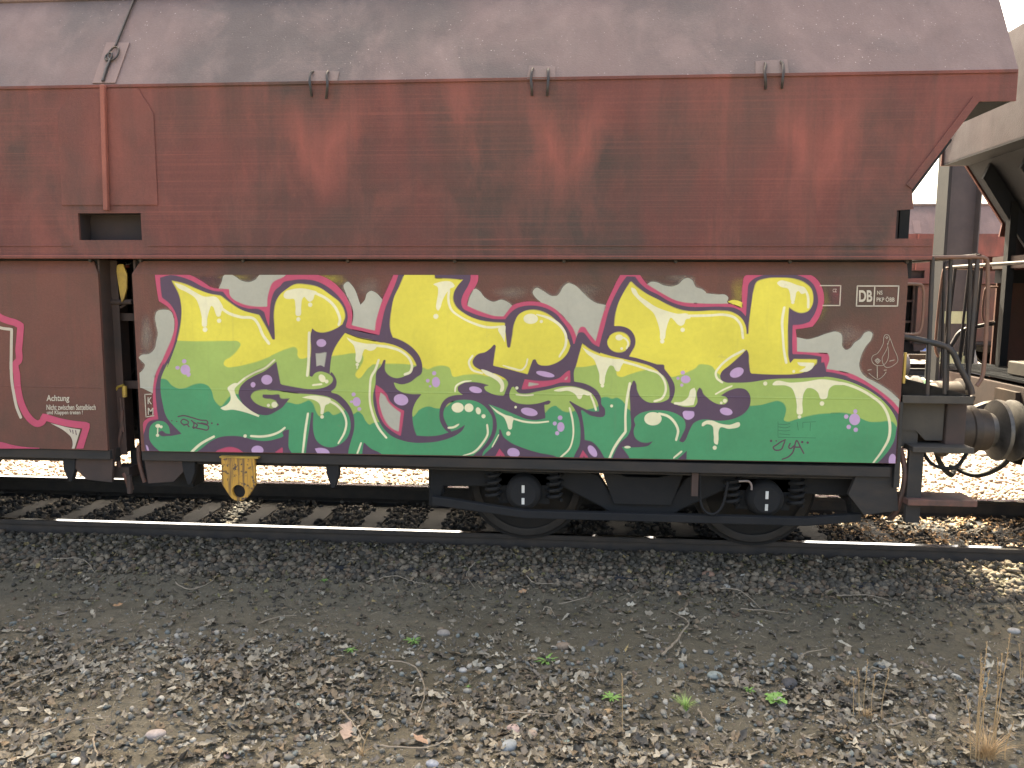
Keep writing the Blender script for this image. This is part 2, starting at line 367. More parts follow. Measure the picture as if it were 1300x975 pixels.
def stones(name, x, y, size, pal, sink=.25, flat=.65, rough=.22, label=None, kind='stuff'):
    n = len(x); V = np.repeat(ICO[None], n, 0)*(1+rng.uniform(-rough, rough, (n, 12, 1)))
    sc = np.stack([rng.uniform(.7, 1.3, n), rng.uniform(.6, 1., n), rng.uniform(flat*.7, flat*1.2, n)], 1)
    V = V*sc[:, None, :]; V = np.einsum('nij,nkj->nki', tilt_np(n, .5), V); V = np.einsum('nij,nkj->nki', rotz_np(rng.uniform(0, 6.28, n)), V)
    V = V*(size*.5)[:, None, None]; V += np.stack([x, y, gz(x, y)+size*(.5*flat-sink)], 1)[:, None, :]
    F = (ICF[None]+np.arange(n)[:, None, None]*12).reshape(-1, 3)
    pal = np.array(pal); c = pal[rng.integers(0, len(pal), n)]*rng.uniform(.7, 1.25, (n, 1))
    o = np_mesh(name, V.reshape(-1, 3), F, M['stone'], np.repeat(c, 12, 0)); tag(o, label, kind=kind); return o
BAL = [(.105, .09, .07), (.08, .072, .06), (.135, .112, .084), (.065, .058, .048), (.19, .155, .115), (.125, .092, .066)]
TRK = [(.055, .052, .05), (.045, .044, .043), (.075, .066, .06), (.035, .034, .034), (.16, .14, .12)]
# ballast under the wagons
n = 13000; x = rng.uniform(-6.5, 6.5, n); y = rng.uniform(-.70, 1.5, n)
xs0 = W(277, 662, -.7).x; keep = (np.abs(np.abs(y)-.7525) > .06) & (np.abs(((x-xs0+.293) % .586)-.293) > rng.uniform(.06, .125, len(x))); x, y = x[keep], y[keep]
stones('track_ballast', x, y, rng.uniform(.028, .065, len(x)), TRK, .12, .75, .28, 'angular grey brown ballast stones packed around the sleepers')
n = 9000; x = rng.uniform(-6, 6, n); y = np.where(rng.uniform(0, 1, n) < .7, -.83-rng.uniform(0, .55, n), -1.2-np.abs(rng.normal(0, .28, n)))
stones('ballast_edge', x, y, np.where(y > -1.35, rng.uniform(.03, .075, len(x)), rng.uniform(.012, .045, len(x))), BAL, .15, .7, .28, 'loose ballast stones spilling down in front of the near rail')
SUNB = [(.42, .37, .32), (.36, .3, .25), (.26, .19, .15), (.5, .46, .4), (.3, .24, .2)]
n = 16000; x = rng.uniform(-8, 14, n); y = 1.5+rng.uniform(0, 1, n)**1.6*7
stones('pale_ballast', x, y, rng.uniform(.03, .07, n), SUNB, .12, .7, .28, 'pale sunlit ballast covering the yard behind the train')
GRV = [(.15, .145, .125), (.22, .21, .185), (.12, .125, .12), (.27, .25, .215), (.18, .14, .11), (.15, .17, .165), (.34, .325, .29)]
n = 20000; y = -4.1+rng.uniform(0, 1, n)**1.3*2.7; x = rng.uniform(-4.0, 3.8, n); k_ = (y < -2.15) | (rng.uniform(0, 1, n) < .45); x, y = x[k_], y[k_]; n = len(x)
sz = rng.uniform(.004, .016, n)+(y < -2.1)*(rng.uniform(0, 1, n) > .78)*rng.uniform(.0, .042, n)
stones('gravel', x, y, sz, GRV, .12, .6, .2, 'small mixed gravel strewn over the trodden ground')
# leaf litter
LV = np.array([(-.5, 0, 0), (-.28, -.26, .05), (-.05, -.16, .02), (.12, -.34, .08), (.28, -.14, .03), (.5, 0, .1), (.28, .15, .04), (.1, .36, .09), (-.05, .17, .02), (-.3, .25, .06), (-.2, 0, -.02), (.15, 0, -.01)])
LF = np.array([(0, 1, 10), (1, 2, 10), (2, 11, 10), (2, 3, 11), (3, 4, 11), (4, 5, 11), (5, 6, 11), (6, 7, 11), (7, 8, 11), (8, 10, 11), (8, 9, 10), (9, 0, 10)])
def leaves(name, x, y, size, pal, lift=.012, label=None, tilt=.38):
    n = len(x); V = np.repeat(LV[None], n, 0)+rng.normal(0, .06, (n, 12, 3)); V[:, :, :2] *= rng.uniform(.75, 1.2, (n, 1, 2))
    curl = rng.uniform(-.6, .9, (n, 1)); V[:, :, 2] += curl*(V[:, :, 1]**2*1.6+V[:, :, 0]**2*.8*rng.uniform(-.5, 1, (n, 1)))
    V[:, :, 1] *= rng.uniform(.6, 1.1, (n, 1))
    V = np.einsum('nij,nkj->nki', tilt_np(n, tilt), V); V = np.einsum('nij,nkj->nki', rotz_np(rng.uniform(0, 6.28, n)), V)
    V = V*size[:, None, None]; V += np.stack([x, y, gz(x, y)+rng.uniform(.2, 1, n)*lift+size*.08], 1)[:, None, :]
    F = (LF[None]+np.arange(n)[:, None, None]*12).reshape(-1, 3); pal = np.array(pal)
    c = pal[rng.integers(0, len(pal), n)]*rng.uniform(.7, 1.2, (n, 1))
    o = np_mesh(name, V.reshape(-1, 3), F, M['leaf'], np.repeat(c, 12, 0)); tag(o, label, kind='stuff'); return o
LFP = [(.205, .178, .138), (.15, .132, .105), (.25, .222, .175), (.10, .086, .068), (.18, .138, .095), (.33, .305, .25), (.12, .11, .096), (.14, .125, .108)]
def litter_xy(n):
    out = []
    while len(out) < n:
        x = rng.uniform(-4.0, 3.8); y = rng.uniform(-4.2, -1.5)
        # litter is thick in the lower part of the picture, thin on the trodden band
        d = 1/(1+math.exp((y+2.42+.16*math.sin(x*1.3+.6)+.1*math.sin(x*3.1))/.13))
        d = max(d*(.55+.45*math.sin(x*2.6+y*3.3)*math.sin(x*1.3-y*2.4)), .07)
        if rng.uniform() < d: out.append((x, y))
    return np.array(out)
p = litter_xy(9500)
leaves('leaf_litter', p[:, 0], p[:, 1], rng.uniform(.025, .085, len(p)), LFP, .018, 'brown curled dead leaves lying in a loose layer in the foreground')
n = 1500; x = 2.3+rng.uniform(0, 3.2, n); y = rng.uniform(-.66, .66, n)
leaves('leaves_between_rails', x, y, rng.uniform(.03, .07, n), [(.4, .26, .15), (.32, .2, .11), (.46, .36, .25), (.26, .2, .15)], .05, 'brown leaves lying between the rails below the coupling')
n = 4200; x = rng.uniform(-4.8, 4.5, n); y = -.85-np.abs(rng.normal(0, .42, n))
leaves('scattered_leaves', x, y, rng.uniform(.02, .055, n), LFP[:5]+[(.26, .2, .1), (.14, .13, .06), (.1, .09, .05)], .03, 'dry leaves caught among the ballast stones')
# fine debris: short straw bits
n = 6000; x = rng.uniform(-4.2, 4.0, n); y = rng.uniform(-4.1, -1.2, n); L = rng.uniform(.01, .05, n); a = rng.uniform(0, 6.28, n)
dx, dy = np.cos(a)*L*.5, np.sin(a)*L*.5; wx, wy = -np.sin(a)*.0011, np.cos(a)*.0011; z0 = gz(x, y)+rng.uniform(.004, .02, n); dz = rng.normal(0, .006, n)
V = np.stack([np.stack([x-dx-wx, y-dy-wy, z0-dz], 1), np.stack([x+dx-wx, y+dy-wy, z0+dz], 1), np.stack([x+dx+wx, y+dy+wy, z0+dz+.001], 1), np.stack([x-dx+wx, y-dy+wy, z0-dz+.001], 1)], 1)
c = np.array([(.22, .19, .15), (.12, .1, .08), (.3, .26, .19)])[rng.integers(0, 3, n)]
tag(np_mesh('straw_bits', V.reshape(-1, 3), np.arange(4*n).reshape(-1, 4), M['leaf'], np.repeat(c, 4, 0)), 'fine broken straw and stem bits on the ground', kind='stuff')

def ground_at(px, py):
    d = RIGHT*((px-650)/F_PX) - UP*((py-487.5)/F_PX) + fwd
    z = -.3
    for _ in range(5):
        t_ = (z-CAM_Z)/d.z; x, y = d.x*t_, CAM_Y+d.y*t_; z = float(gz(x, y))
    return x, y, z
# ------------------------------------------------------------------ rails and sleepers
def rail(yc, x0, x1, label, group):
    prof = [(-.07, -.172), (.07, -.172), (.07, -.162), (.012, -.145), (.010, -.045), (.034, -.036), (.036, -.006), (.026, 0), (-.026, 0), (-.036, -.006), (-.034, -.036), (-.010, -.045), (-.012, -.145), (-.07, -.162)]
    n = len(prof); r = root('rail', ((x0+x1)/2, yc, -.172)); mb = MB(); L = (x1-x0)/2
    mb.add([(-L, a, b+.172) for a, b in prof]+[(L, a, b+.172) for a, b in prof], [tuple(range(n)), tuple(range(2*n-1, n-1, -1))]+[(i, (i+1) % n, n+(i+1) % n, n+i) for i in range(n) if i != 7])
    mb.build('rail_body', M['rail_side'], r)
    m2 = MB(); m2.box(-L, L, -.0258, .0258, .168, .1722); m2.build('running_surface', M['rail_top'], r)
    tag(r, label, 'rail', group)
rail(-.7525, -14, 16, 'near shiny topped rail under the painted wagon', None)
rail(.7525, -14, 16, 'far rail under the painted wagon, seen below its dark sill', None)
sleep0 = None
def sleepers(yc, x0, n, pitch, mat, label, group):
    base = None
    for i in range(n):
        if base is None:
            mb = MB(); P = [(-.105, 0), (.105, 0), (.105, -.09), (.125, -.16), (-.125, -.16), (-.105, -.09)]
            mb.prism([(a, -1.25, b) for a, b in P], (0, 2.5, 0)); base = mb.build('sleeper', mat, bevel=0); o = base
        else: o = base.copy(); COL.objects.link(o)
        o.location = (x0+i*pitch, yc, -.174); tag(o, label, 'sleeper', group)
xs0 = W(277, 662, -.7).x
sleepers(0, xs0-.586*11, 34, .586, M['oldwood'], 'dark flat topped sleeper in the ballast beneath the painted wagon', 'sleepers under the painted train')
# tracks behind
for yc in (5.2, 10.3, 15.4, 20.5):
    for s_ in (-1, 1):
        nm = {5.2: 'first', 10.3: 'second', 15.4: 'third', 20.5: 'fourth'}[yc]
        rail(yc+s_*.7525, -20, 60, '%s rail of the %s empty yard track behind the train' % ('nearer' if s_ < 0 else 'farther', nm) if yc != 15.4 else '%s rail beneath the distant red train' % ('nearer' if s_ < 0 else 'farther'), 'rails of the yard tracks behind')
sleepers(5.2, -10, 50, .6, M['concrete'], 'pale sleeper of the yard tracks behind the train', 'sleepers of the yard tracks behind')
sleepers(10.3, 0, 50, .6, M['concrete'], 'pale sleeper of the yard tracks behind the train', 'sleepers of the yard tracks behind')
sleepers(15.4, 2, 60, .6, M['concrete'], 'pale sleeper of the yard tracks behind the train', 'sleepers of the yard tracks behind')
sleepers(20.5, 6, 60, .6, M['concrete'], 'pale sleeper of the yard tracks behind the train', 'sleepers of the yard tracks behind')

# ================================================================== WAGON (own frame: centre at 0,0, rail top z=0)
XC = -3.49; PITCH_W = 13.60
def L(px, py, Y):
    v = W(px, py, Y); return Vector((v.x-XC, v.y, v.z))
wagon = root('freight_wagon', (XC, 0, 0))
tag(wagon, 'red brown hopper wagon with big yellow and green graffiti on its lower flap', 'wagon', 'hopper wagons')
YS, YP = -1.42, -1.38
ZC = 3.508; ZT = 4.27; YT = -.98
hooks_px = [(399, 417), (674, 696), (971, 995)]
for sy in (1, -1):
    out = [(-6.42, ZC), (6.42, ZC), (6.42, 3.304), (6.18, 3.304), (5.78, 2.727), (5.80, 2.594), (5.69, 2.584), (5.69, 2.392), (5.94, 2.392), (5.94, 2.246),
           (-5.94, 2.246), (-5.94, 2.392), (-5.69, 2.392), (-5.69, 2.584), (-5.80, 2.594), (-5.78, 2.727), (-6.18, 3.304), (-6.42, 3.304)]
    hole = [(-.24, 2.385), (.25, 2.385), (.25, 2.583), (-.24, 2.583)]
    w = shift(poly_plate(out, [hole], .02), 0, YS).build('side_wall', M['side'], wagon, (1, sy))
    m = MB(); m.box(-.26, .27, -1.27, -1.26, 2.36, 2.61); m.box(-.26, -.24, -1.40, -1.27, 2.36, 2.61); m.box(.25, .27, -1.40, -1.27, 2.36, 2.61)
    m.box(-.26, .27, -1.40, -1.27, 2.36, 2.385); m.box(-.26, .27, -1.40, -1.27, 2.583, 2.61); m.build('step_recess', M['recess'], wagon, (1, sy))
    # bottom lip, weld seams and plate overlaps on the side wall
    m = MB(); m.box(-5.94, 5.94, YS-.018, YS-.001, 2.247, 2.275); m.build('bottom_lip', M['side'], wagon, (1, sy), bevel=.004)
    m = MB(); m.box(-5.93, -.3, YS-.006, YS-.001, 2.338, 2.350); m.box(.3, 5.93, YS-.006, YS-.001, 2.338, 2.350)
    m.box(-6.41, 6.41, YS-.012, YS-.001, 3.485, 3.507); m.build('weld_seam', M['side'], wagon, (1, sy), bevel=.003)
    for sx in (1, -1):
        # folded flange along the sloping end of the side wall
        m = MB(); a, b = Vector((6.18, YS-.012, 3.304)), Vector((5.78, YS-.012, 2.727)); d = (b-a).normalized(); nrm = Vector((d.z, 0, -d.x))
        m.prism([a, b, b+nrm*.05, a+nrm*.05], (0, .0115, 0)); m.build('edge_flange', M['side'], wagon, (sx, sy))
        m = MB(); m.box(5.70, 5.79, -1.40, -1.15, 2.38, 2.392); m.box(5.68, 5.69, -1.40, -1.15, 2.39, 2.6); m.box(5.69, 5.8, -1.17, -1.15, 2.392, 2.6); m.build('corner_recess', M['recess'], wagon, (sx, sy))
    # central stiffening plate with chamfered shoulders, and the rib on it
    c0 = lambda px, py, dy=.0: L(px, py, YS-dy)
    P = [(-.36, 2.64), (.39, 2.64), (.39, 3.30), (.28, 3.48), (-.21, 3.48), (-.35, 3.31)]
    m = MB(); m.prism([(a, YS-.008, b) for a, b in P], (0, .007, 0)); m.build('stiffening_plate', M['stiff'], wagon, (1, sy), bevel=.004)
    m = MB(); m.prism([(-.015, YS-.045, 2.60), (.02, YS-.045, 2.60), (.045, YS-.045, 3.50), (.01, YS-.045, 3.50)], (0, .037, 0)); m.build('rib', M['rib'], wagon, (1, sy), bevel=.006)
    # upper inclined wall
    us = MB(); nx = 24
    us.prism([(-6.42, YS, ZC), (6.42, YS, ZC), (6.42, YT, ZT), (-6.42, YT, ZT)], (0, .022, .012)); us.build('upper_wall', M['upper'], wagon, (1, sy))
    m = MB(); m.tube([(-6.42, YT, ZT+.01), (6.42, YT, ZT+.01)], .035, 8); m.build('top_rail', M['upper'], wagon, (1, sy), smooth=40)
    def onslope(x, k, off=.0):    # k 0..1 up the slope
        nrm = Vector((0, -(ZT-ZC), (YS-YT)*-1)).normalized()
        return Vector((x, YS+(YT-YS)*k, ZC+(ZT-ZC)*k))+nrm*off
    # cover plate over the middle joint with ring and cable
    nn = Vector((0, -(ZT-ZC), (YT-YS))).normalized()
    def sp(px, py, off=0.0):
        d = RIGHT*((px-650)/F_PX) - UP*((py-487.5)/F_PX) + fwd; n0 = Vector((0, -(ZT-ZC), (YT-YS))); p0 = Vector((0, YS, ZC)); c_ = Vector((0, CAM_Y, CAM_Z))
        t_ = (p0-c_).dot(n0)/d.dot(n0); v = c_+d*t_; return Vector((v.x-XC, v.y, v.z))+nn*off
    pl = [sp(118, 106.5), sp(147, 106), sp(165, 55), sp(136, 55)]
    m = MB(); m.prism([p+nn*.009 for p in pl], tuple(-nn*.007)); m.build('joint_plate', M['plate'], wagon, (1, sy))
    m = MB(); m.tube([sp(132, 105, .015), sp(137, 90, .02), sp(142, 78, .02)], .012, 6); m.tube([sp(148, 60, .014), sp(172, 0, .014), sp(180, -18, .014)], .009, 6)
    for cx, cy, rx, ry in ((146, 71, 6, 8.5), (140, 75, 4, 5)):
        ring = [sp(cx+rx*math.cos(a)+ry*.35*math.sin(a), cy-ry*math.sin(a), .022) for a in np.linspace(0, 2*PI, 17)]; m.tube(ring, .007, 6)
    m.build('lashing_ring', M['rod'], wagon, (1, sy), smooth=60)
    for sx in (1, -1):
        for pl, hk in (([(389, 104.5), (428, 104), (431, 91.5), (397, 90)], ([(398, 91.5), (393, 102), (394, 111), (395.5, 122)], [(417, 91.5), (415.4, 103), (415.4, 111.5), (414, 125)])),
                       ([(669, 101), (705, 100), (705, 85), (672, 84)], ([(676.5, 88), (674, 100), (675, 111.5), (675.4, 121)], [(696, 88.5), (696, 100), (695.4, 111.5), (694.6, 121.5)])),
                       ([(959, 95), (1001.5, 94), (999, 76), (959, 78.5)], ([(971, 81), (971, 92), (972, 103), (972, 113)], [(991, 79), (994.6, 91), (993.4, 103), (992.6, 112)]))):
            m = MB(); m.prism([sp(*p)+nn*.006 for p in pl], tuple(-nn*.005)); m.build('backing_plate', M['plate'], wagon, (sx, sy))
            for h in hk:
                pts = [sp(*h[0], .008), sp((h[0][0]+h[1][0])/2, (h[0][1]+h[1][1])/2, .025), L(*h[1], YS-.03), L(*h[2], YS-.035), L(*h[3], YS-.004)]
                m = MB(); m.tube(smooth_pts(pts, 4), .0095, 6); m.build('hook', M['rod'], wagon, (sx, sy), smooth=60)
    # flaps
    for sx in (1, -1):
        zb, zf, zt = .782, 2.135, 2.232; xa, xb = .137, 5.812
        m = MB()
        prof = [(YP, zb), (YP, zf), (YP+.035, zt)]
        xs_ = [xa, 5.75, xb]
        front = []
        outl = [(xa, YP, .768), (xb, YP, .797), (xb-.004, YP, zf), (xa-.002, YP, zf)]
        top = [(xa-.002, YP, zf), (xb-.004, YP, zf), (xb-.004, YP+.035, zt), (xa+.05, YP+.035, zt)]
        th = (0, .025, 0)
        m.prism(outl, th); m.prism([(p[0], p[1]+.0005, p[2]+.0005) for p in top], th)
        fl = m.build('side_flap', M['panel'], wagon, (sx, sy))
        if sy == 1: 
            if sx == 1: FLAP = fl
            else: FLAP_L = fl
        # frame web at the flap's inner end, dark slot between the flaps
        m = MB(); m.box(xa-.002, xa+.012, YP+.026, -1.0, .70, 2.24); m.box(xa-.06, xa+.0, YP+.16, YP+.17, .7, 2.24); m.build('frame_web', M['web'], wagon, (sx, sy))
        # fold line of the plate
        m = MB(); m.tube([(xa+.01, YP+.001, 1.262), (xb-.01, YP+.001, 1.262)], .004, 6); m.build('fold', M['panel'], fl, (sx, sy))
        # hinge bolts on the lip
        m = MB()
        for q in range(8):
            x_ = .2+q*.8; m.lathe((x_, YS+.06, 2.235), [(-.012, .012), (0, .014)], 8)
        m.build('hinge_bolt', M['rod'], wagon, (sx, sy))
    # dark beam hidden above the flap
    for sx in (1, -1):
        m = MB(); m.box(.15, 5.85, -1.33, -1.2, 2.12, 2.25); m.build('hinge_beam', M['frame'], wagon, (sx, sy))
    # sill in two steps
    for sx in (1, -1):
        m = MB(); m.box(.13, 5.78, -1.365, -1.2, .69, .766); m.box(.13, 5.78, -1.30, -1.22, .655 if sy == 1 else .685, .689); m.build('sill', M['sill'], wagon, (sx, sy), bevel=.006)
        m = MB(); m.box(.2, 5.7, -1.31, -1.3005, .662 if sy == 1 else .686, .670 if sy == 1 else .688); m.build('sill_bead', M['sill'], wagon, (sx, sy))
    # fittings below the sill
    for sx in (1, -1):
        if sy == -1: continue
        P = [(.12, .77), (.50, .66), (.36, .52), (.15, .50)]
        m = MB(); m.prism([(a, -1.33, b) for a, b in P], (0, .03, 0)); m.build('corner_bracket', M['web'], wagon, (sx, sy))
        for xf_ in (.49, 1.64):
            P = [(-.055, .70), (.055, .70), (.05, .60), (.012, .50), (-.012, .50), (-.045, .60)]
            m = MB(); m.prism([(a+xf_, -1.34, b) for a, b in P], (0, .05, 0)); m.build('fin', M['frame'], wagon, (sx, sy), bevel=.006)
        if sx == -1 and sy == 1: continue
        # yellow jacking plate with a round hole
        x0, x1, xm = .79, 1.055, .92
        hole = [(xm+.052*math.cos(a), .475+.052*math.sin(a)) for a in np.linspace(0, 2*PI, 21)[:-1]]
        o_ = [(x0, .735), (x0, .53), (x0+.02, .50)]+[(xm+.09*math.cos(a), .49+.09*math.sin(a)) for a in np.linspace(math.radians(215), math.radians(325), 9)]+[(x1-.02, .50), (x1, .53), (x1, .735)]
        shift(poly_plate(o_, [hole], .03), 0, -1.41).build('jacking_plate', M['yellow_steel'], wagon, (sx, sy), bevel=.003)
        m = MB(); m.box(x0-.01, x1+.03, -1.415, -1.37, .736, .748); m.build('jacking_plate_rim', M['brass'], wagon, (sx, sy)); m = MB(); m.lathe((xm, -1.375, .475), [(0, .062), (.06, .062)], 20); m.build('jacking_socket', M['frame'], wagon, (sx, sy))
# interior, ends
m = MB(); m.box(-5.6, 5.6, -.35, .35, .66, .79); m.build('centre_sill', M['frame'], wagon)
for sx in (1, -1):
    m = MB(); m.box(.2, 5.75, -1.3, 1.3, .80, .84); m.build('belly_plate', M['frame'], wagon, (sx, 1))
for sx in (1, -1):
    m = MB(); m.prism([(.2, -1.33, .9), (5.0, -1.33, .9), (5.0, 0, 2.1), (.2, 0, 2.1)], (0, 0, .02)); m.prism([(.2, 1.33, .9), (5.0, 1.33, .9), (5.0, 0, 2.1), (.2, 0, 2.1)], (0, 0, .021)); m.build('saddle_floor', M['frame'], wagon, (sx, 1))
m = MB(); m.box(-5.40, 5.40, -1.395, 1.395, 2.29, 2.32); m.build('light_seal', M['under'], wagon)  # added unseen plate, stops sunlight leaking out through the slit above the flaps
for y_ in (-.85,):
    m = MB(); m.box(-.10, .10, y_-.02, y_+.02, .6, 2.2); m.build('inner_post', M['frame'], wagon)
for z_ in (1.80, 1.26): 
    m = MB(); m.box(-.13, .13, -1.16, -1.10, z_-.03, z_+.03); m.build('cross_tie', M['web'], wagon)
m = MB(); m.box(-.13, .13, -.95, -.93, .55, 2.24); m.build('slot_back', M['frame'], wagon)
# yellow lever in the slot, valve with hoses below
m = MB(); P = [L(151, 335, -1.25), L(156, 335, -1.25), L(161, 348, -1.25), L(161, 366, -1.25), L(157, 380, -1.25), L(154, 384, -1.25), L(151.5, 372, -1.25), L(147.5, 345, -1.25), L(148, 337, -1.25)]
m.prism(P, (0, .018, 0)); m.build('yellow_lever', M['brass'], wagon, bevel=.004)
m = MB(); m.tube([L(131, 384, -1.22), L(168, 383, -1.22)], .02, 8); m.tube([L(140, 382, -1.2), L(140, 388, -1.2), L(150, 392, -1.2), L(160, 386, -1.2)], .009, 6); m.build('lever_shaft', M['web'], wagon, smooth=40)
m = MB(); m.tube([L(158, 490, -1.25), L(158.5, 504, -1.25)], .019, 10); m.tube([L(147, 495, -1.22), L(150, 491, -1.22), L(157, 489, -1.23)], .010, 8); m.build('air_valve', M['brass'], wagon, smooth=40)
for pts, r_ in (([(155, 520), (154, 545), (150, 570), (151, 590), (154, 602)], .018), ([(176, 566), (177, 585), (181, 602), (184, 612)], .018), ([(158, 600), (163, 610), (166, 622)], .026), ([(153, 505), (155, 530), (157, 548)], .012)):
    m = MB(); m.tube(smooth_pts([L(a, b, -1.22) for a, b in pts]), r_, 8); m.build('brake_hose', M['hose'], wagon, smooth=60)
m = MB(); m.tube([L(164, 603, -1.24), L(165, 626, -1.24)], .022, 8); m.box(*(lambda p: (p.x-.07, p.x+.07, -1.24, -1.1, p.z-.05, p.z+.04))(L(157, 598, -1.2))); m.build('hose_coupling', M['web'], wagon, smooth=30)
m = MB(); m.box(-.12, .4, -1.1, -.9, .42, .72); m.build('valve_block', M['frame'], wagon)
for sx in (1, -1):
    # end wall, end slope
    m = MB(); P = [(6.40, -1.40, 3.31), (6.40, 1.40, 3.31), (6.40, 1.40, 3.50), (6.40, .98, 4.27), (6.40, -.98, 4.27), (6.40, -1.40, 3.50)]
    m.prism(P, (-.03, 0, 0)); m.build('end_wall', M['endw'], wagon, (sx, 1))
    m = MB(); m.prism([(6.40, -1.39, 3.305), (6.40, 1.39, 3.305), (6.16, 1.39, 3.302), (6.16, -1.39, 3.302)], (0, 0, .02))
    m.prism([(6.16, -1.39, 3.30), (6.16, 1.39, 3.30), (5.45, 1.39, 2.276), (5.45, -1.39, 2.276)], (-.03, 0, .02)); m.prism([(5.449, -1.2, 2.275), (5.449, 1.2, 2.275), (4.85, 1.2, 1.41), (4.85, -1.2, 1.41)], (-.03, 0, .02)); m.build('end_slope', M['under'], wagon, (sx, 1))
    # stiffeners under the slope
    for y_ in (-1.0, -.35, .35, 1.0):
        m = MB(); m.prism([(6.14, y_-.02, 3.27), (5.0, y_-.02, 1.62), (5.12, y_-.02, 1.52), (6.2, y_-.02, 3.12)], (0, .04, 0)); m.build('slope_stiffener', M['under'], wagon, (sx, 1))
    # end frame posts carrying the hopper
    for y_ in (-1.0, 1.0):
        m = MB(); m.box(5.86, 5.93, y_-.04, y_+.04, 1.3, 2.9); m.build('end_post', M['frame'], wagon, (sx, 1))
    m = MB(); m.box(5.80, 5.90, -1.3, 1.3, 2.26, 2.38); m.build('cross_beam', M['web'], wagon, (sx, 1))
    m = MB(); m.tube(smooth_pts([(6.30, -1.3, 1.4), (6.30, -1.31, 2.2), (6.30, -1.28, 2.27), (6.30, -1.1, 2.28), (6.30, 1.1, 2.28), (6.30, 1.28, 2.27), (6.30, 1.31, 2.2), (6.30, 1.3, 1.3)], 4), .016, 8); m.build('end_rail', M['rod'], wagon, (sx, 1), smooth=60)
    # platform
    m = MB(); m.box(5.83, 6.32, -1.35, 1.35, 1.262, 1.285); m.build('platform', M['deck'], wagon, (sx, 1))
    m = MB()
    for q in range(24): x_ = 5.84+q*.02; m.box(x_, x_+.005, -1.34, 1.34, 1.2855, 1.293)
    o = m.build('grating_bars', M['deck'], wagon, (sx, 1)); o['kind'] = 'stuff'
    m = MB(); m.box(5.83, 6.32, -1.365, -1.352, 1.235, 1.29); m.box(5.83, 6.32, 1.352, 1.365, 1.235, 1.29); m.build('platform_edge', M['grey_beam'], wagon, (sx, 1), bevel=.003)
    # headstock with gussets
    m = MB(); m.box(6.18, 6.32, -1.28, 1.28, .86, 1.23); m.build('headstock', M['web'], wagon, (sx, 1), bevel=.01)
    m = MB(); m.prism([(5.88, -1.26, 1.23), (6.17, -1.26, 1.23), (6.17, -1.26, .95), (6.05, -1.26, .95), (5.98, -1.26, 1.02), (5.88, -1.26, 1.02)], (0, .02, 0)); m.box(5.83, 6.0, -1.25, -1.0, .9, 1.23); m.build('side_gusset', M['grey_beam'], wagon, (sx, 1))
    m = MB(); m.prism([(5.80, YP, 1.25), (5.83, YP, 1.24), (5.84, YP, .62), (5.80, YP, .62)], (0, .3, 0)); m.build('end_plate', M['rubber'], wagon, (sx, 1))
    for sy in (1, -1):
        # buffer
        m = MB(); cb = (6.32, -.875, .97)
        m.lathe(cb, [(0, .215), (.02, .215), (.03, .185), (.18, .180), (.19, .188), (.24, .188), (.25, .165), (.33, .160)], 32, 'x')
        m.build('buffer', M['buffer'], wagon, (sx, sy), smooth=35)
        m = MB(); m.lathe(cb, [(.30, .13), (.38, .13), (.39, .17), (.41, .232), (.435, .236), (.452, .21), (.463, .1), (.466, .02)], 36, 'x')
        m.build('buffer_head', M['buffer_head'], wagon, (sx, sy), smooth=35)
        # shunter's step: hanger, treads, U-shaped rod
        m = MB(); m.box(5.90, 6.0, -1.37, -1.33, .36, .90); m.build('step_hanger', M['sill'], wagon, (sx, sy))
        m = MB(); m.box(5.91, 6.33, -1.40, -1.16, .885, .925); m.build('upper_step', M['grey_beam'], wagon, (sx, sy), bevel=.003)
        m = MB(); m.box(5.89, 6.37, -1.42, -1.18, .50, .545); m.build('lower_step', M['hose'], wagon, (sx, sy), bevel=.004)
        m = MB(); m.tube(smooth_pts([L(1172, 574, -1.3), L(1182, 588, -1.3), L(1197, 594, -1.3), L(1215, 592, -1.3), L(1228, 574, -1.3)]), .014, 6); m.build('step_rod', M['frame'], wagon, (sx, sy), smooth=60)
        # handrails
        m = MB(); yy = -1.32
        m.tube(smooth_pts([L(1183, 327, yy), L(1215, 326.5, yy), L(1243, 326.5, yy), L(1250, 328, yy), L(1254, 337, yy), L(1253, 400, yy), L(1250, 455, yy), L(1247, 478, yy), L(1240, 490, yy)], 5), .0145, 8)
        m.build('handrail', M['brown_rod'], wagon, (sx, sy), smooth=60)
        m = MB(); m.tube([L(1184, 326, yy), L(1177, 505, yy)], .016, 8); m.build('rail_post', M['rod'], wagon, (sx, sy), smooth=60)
        m = MB(); m.tube(smooth_pts([L(1204, 332, -1.1), L(1199, 340, -1.1), L(1198, 380, -1.1), L(1195, 480, -1.1)], 5), .010, 8); m.build('rail_post', M['rod'], wagon, (sx, sy), smooth=60)
        m = MB(); m.tube([L(1207, 329, -1.25), L(1202, 495, -1.25)], .014, 8); m.build('rail_post', M['rod'], wagon, (sx, sy), smooth=60)
        m = MB(); m.tube([L(1232, 329, -1.2), L(1228, 495, -1.2)], .015, 8); m.build('rail_post', M['rod'], wagon, (sx, sy), smooth=60)
        m = MB(); m.tube(smooth_pts([L(1149, 361, yy), L(1165, 361, yy), L(1172, 366, yy), L(1172, 395, yy), L(1169, 418, yy), L(1163, 424, yy), L(1148, 424, yy)], 5), .010, 8); m.build('grab_handle', M['brown_rod'], wagon, (sx, sy), smooth=60)
        m = MB(); m.tube(smooth_pts([L(1146, 427, yy), L(1175, 433, yy), L(1198, 439, yy), L(1210, 448, yy), L(1217, 463, yy), L(1231, 490, yy), L(1234, 500, yy)], 5), .022, 8); m.build('curved_grab_rail', M['rod'], wagon, (sx, sy), smooth=60)
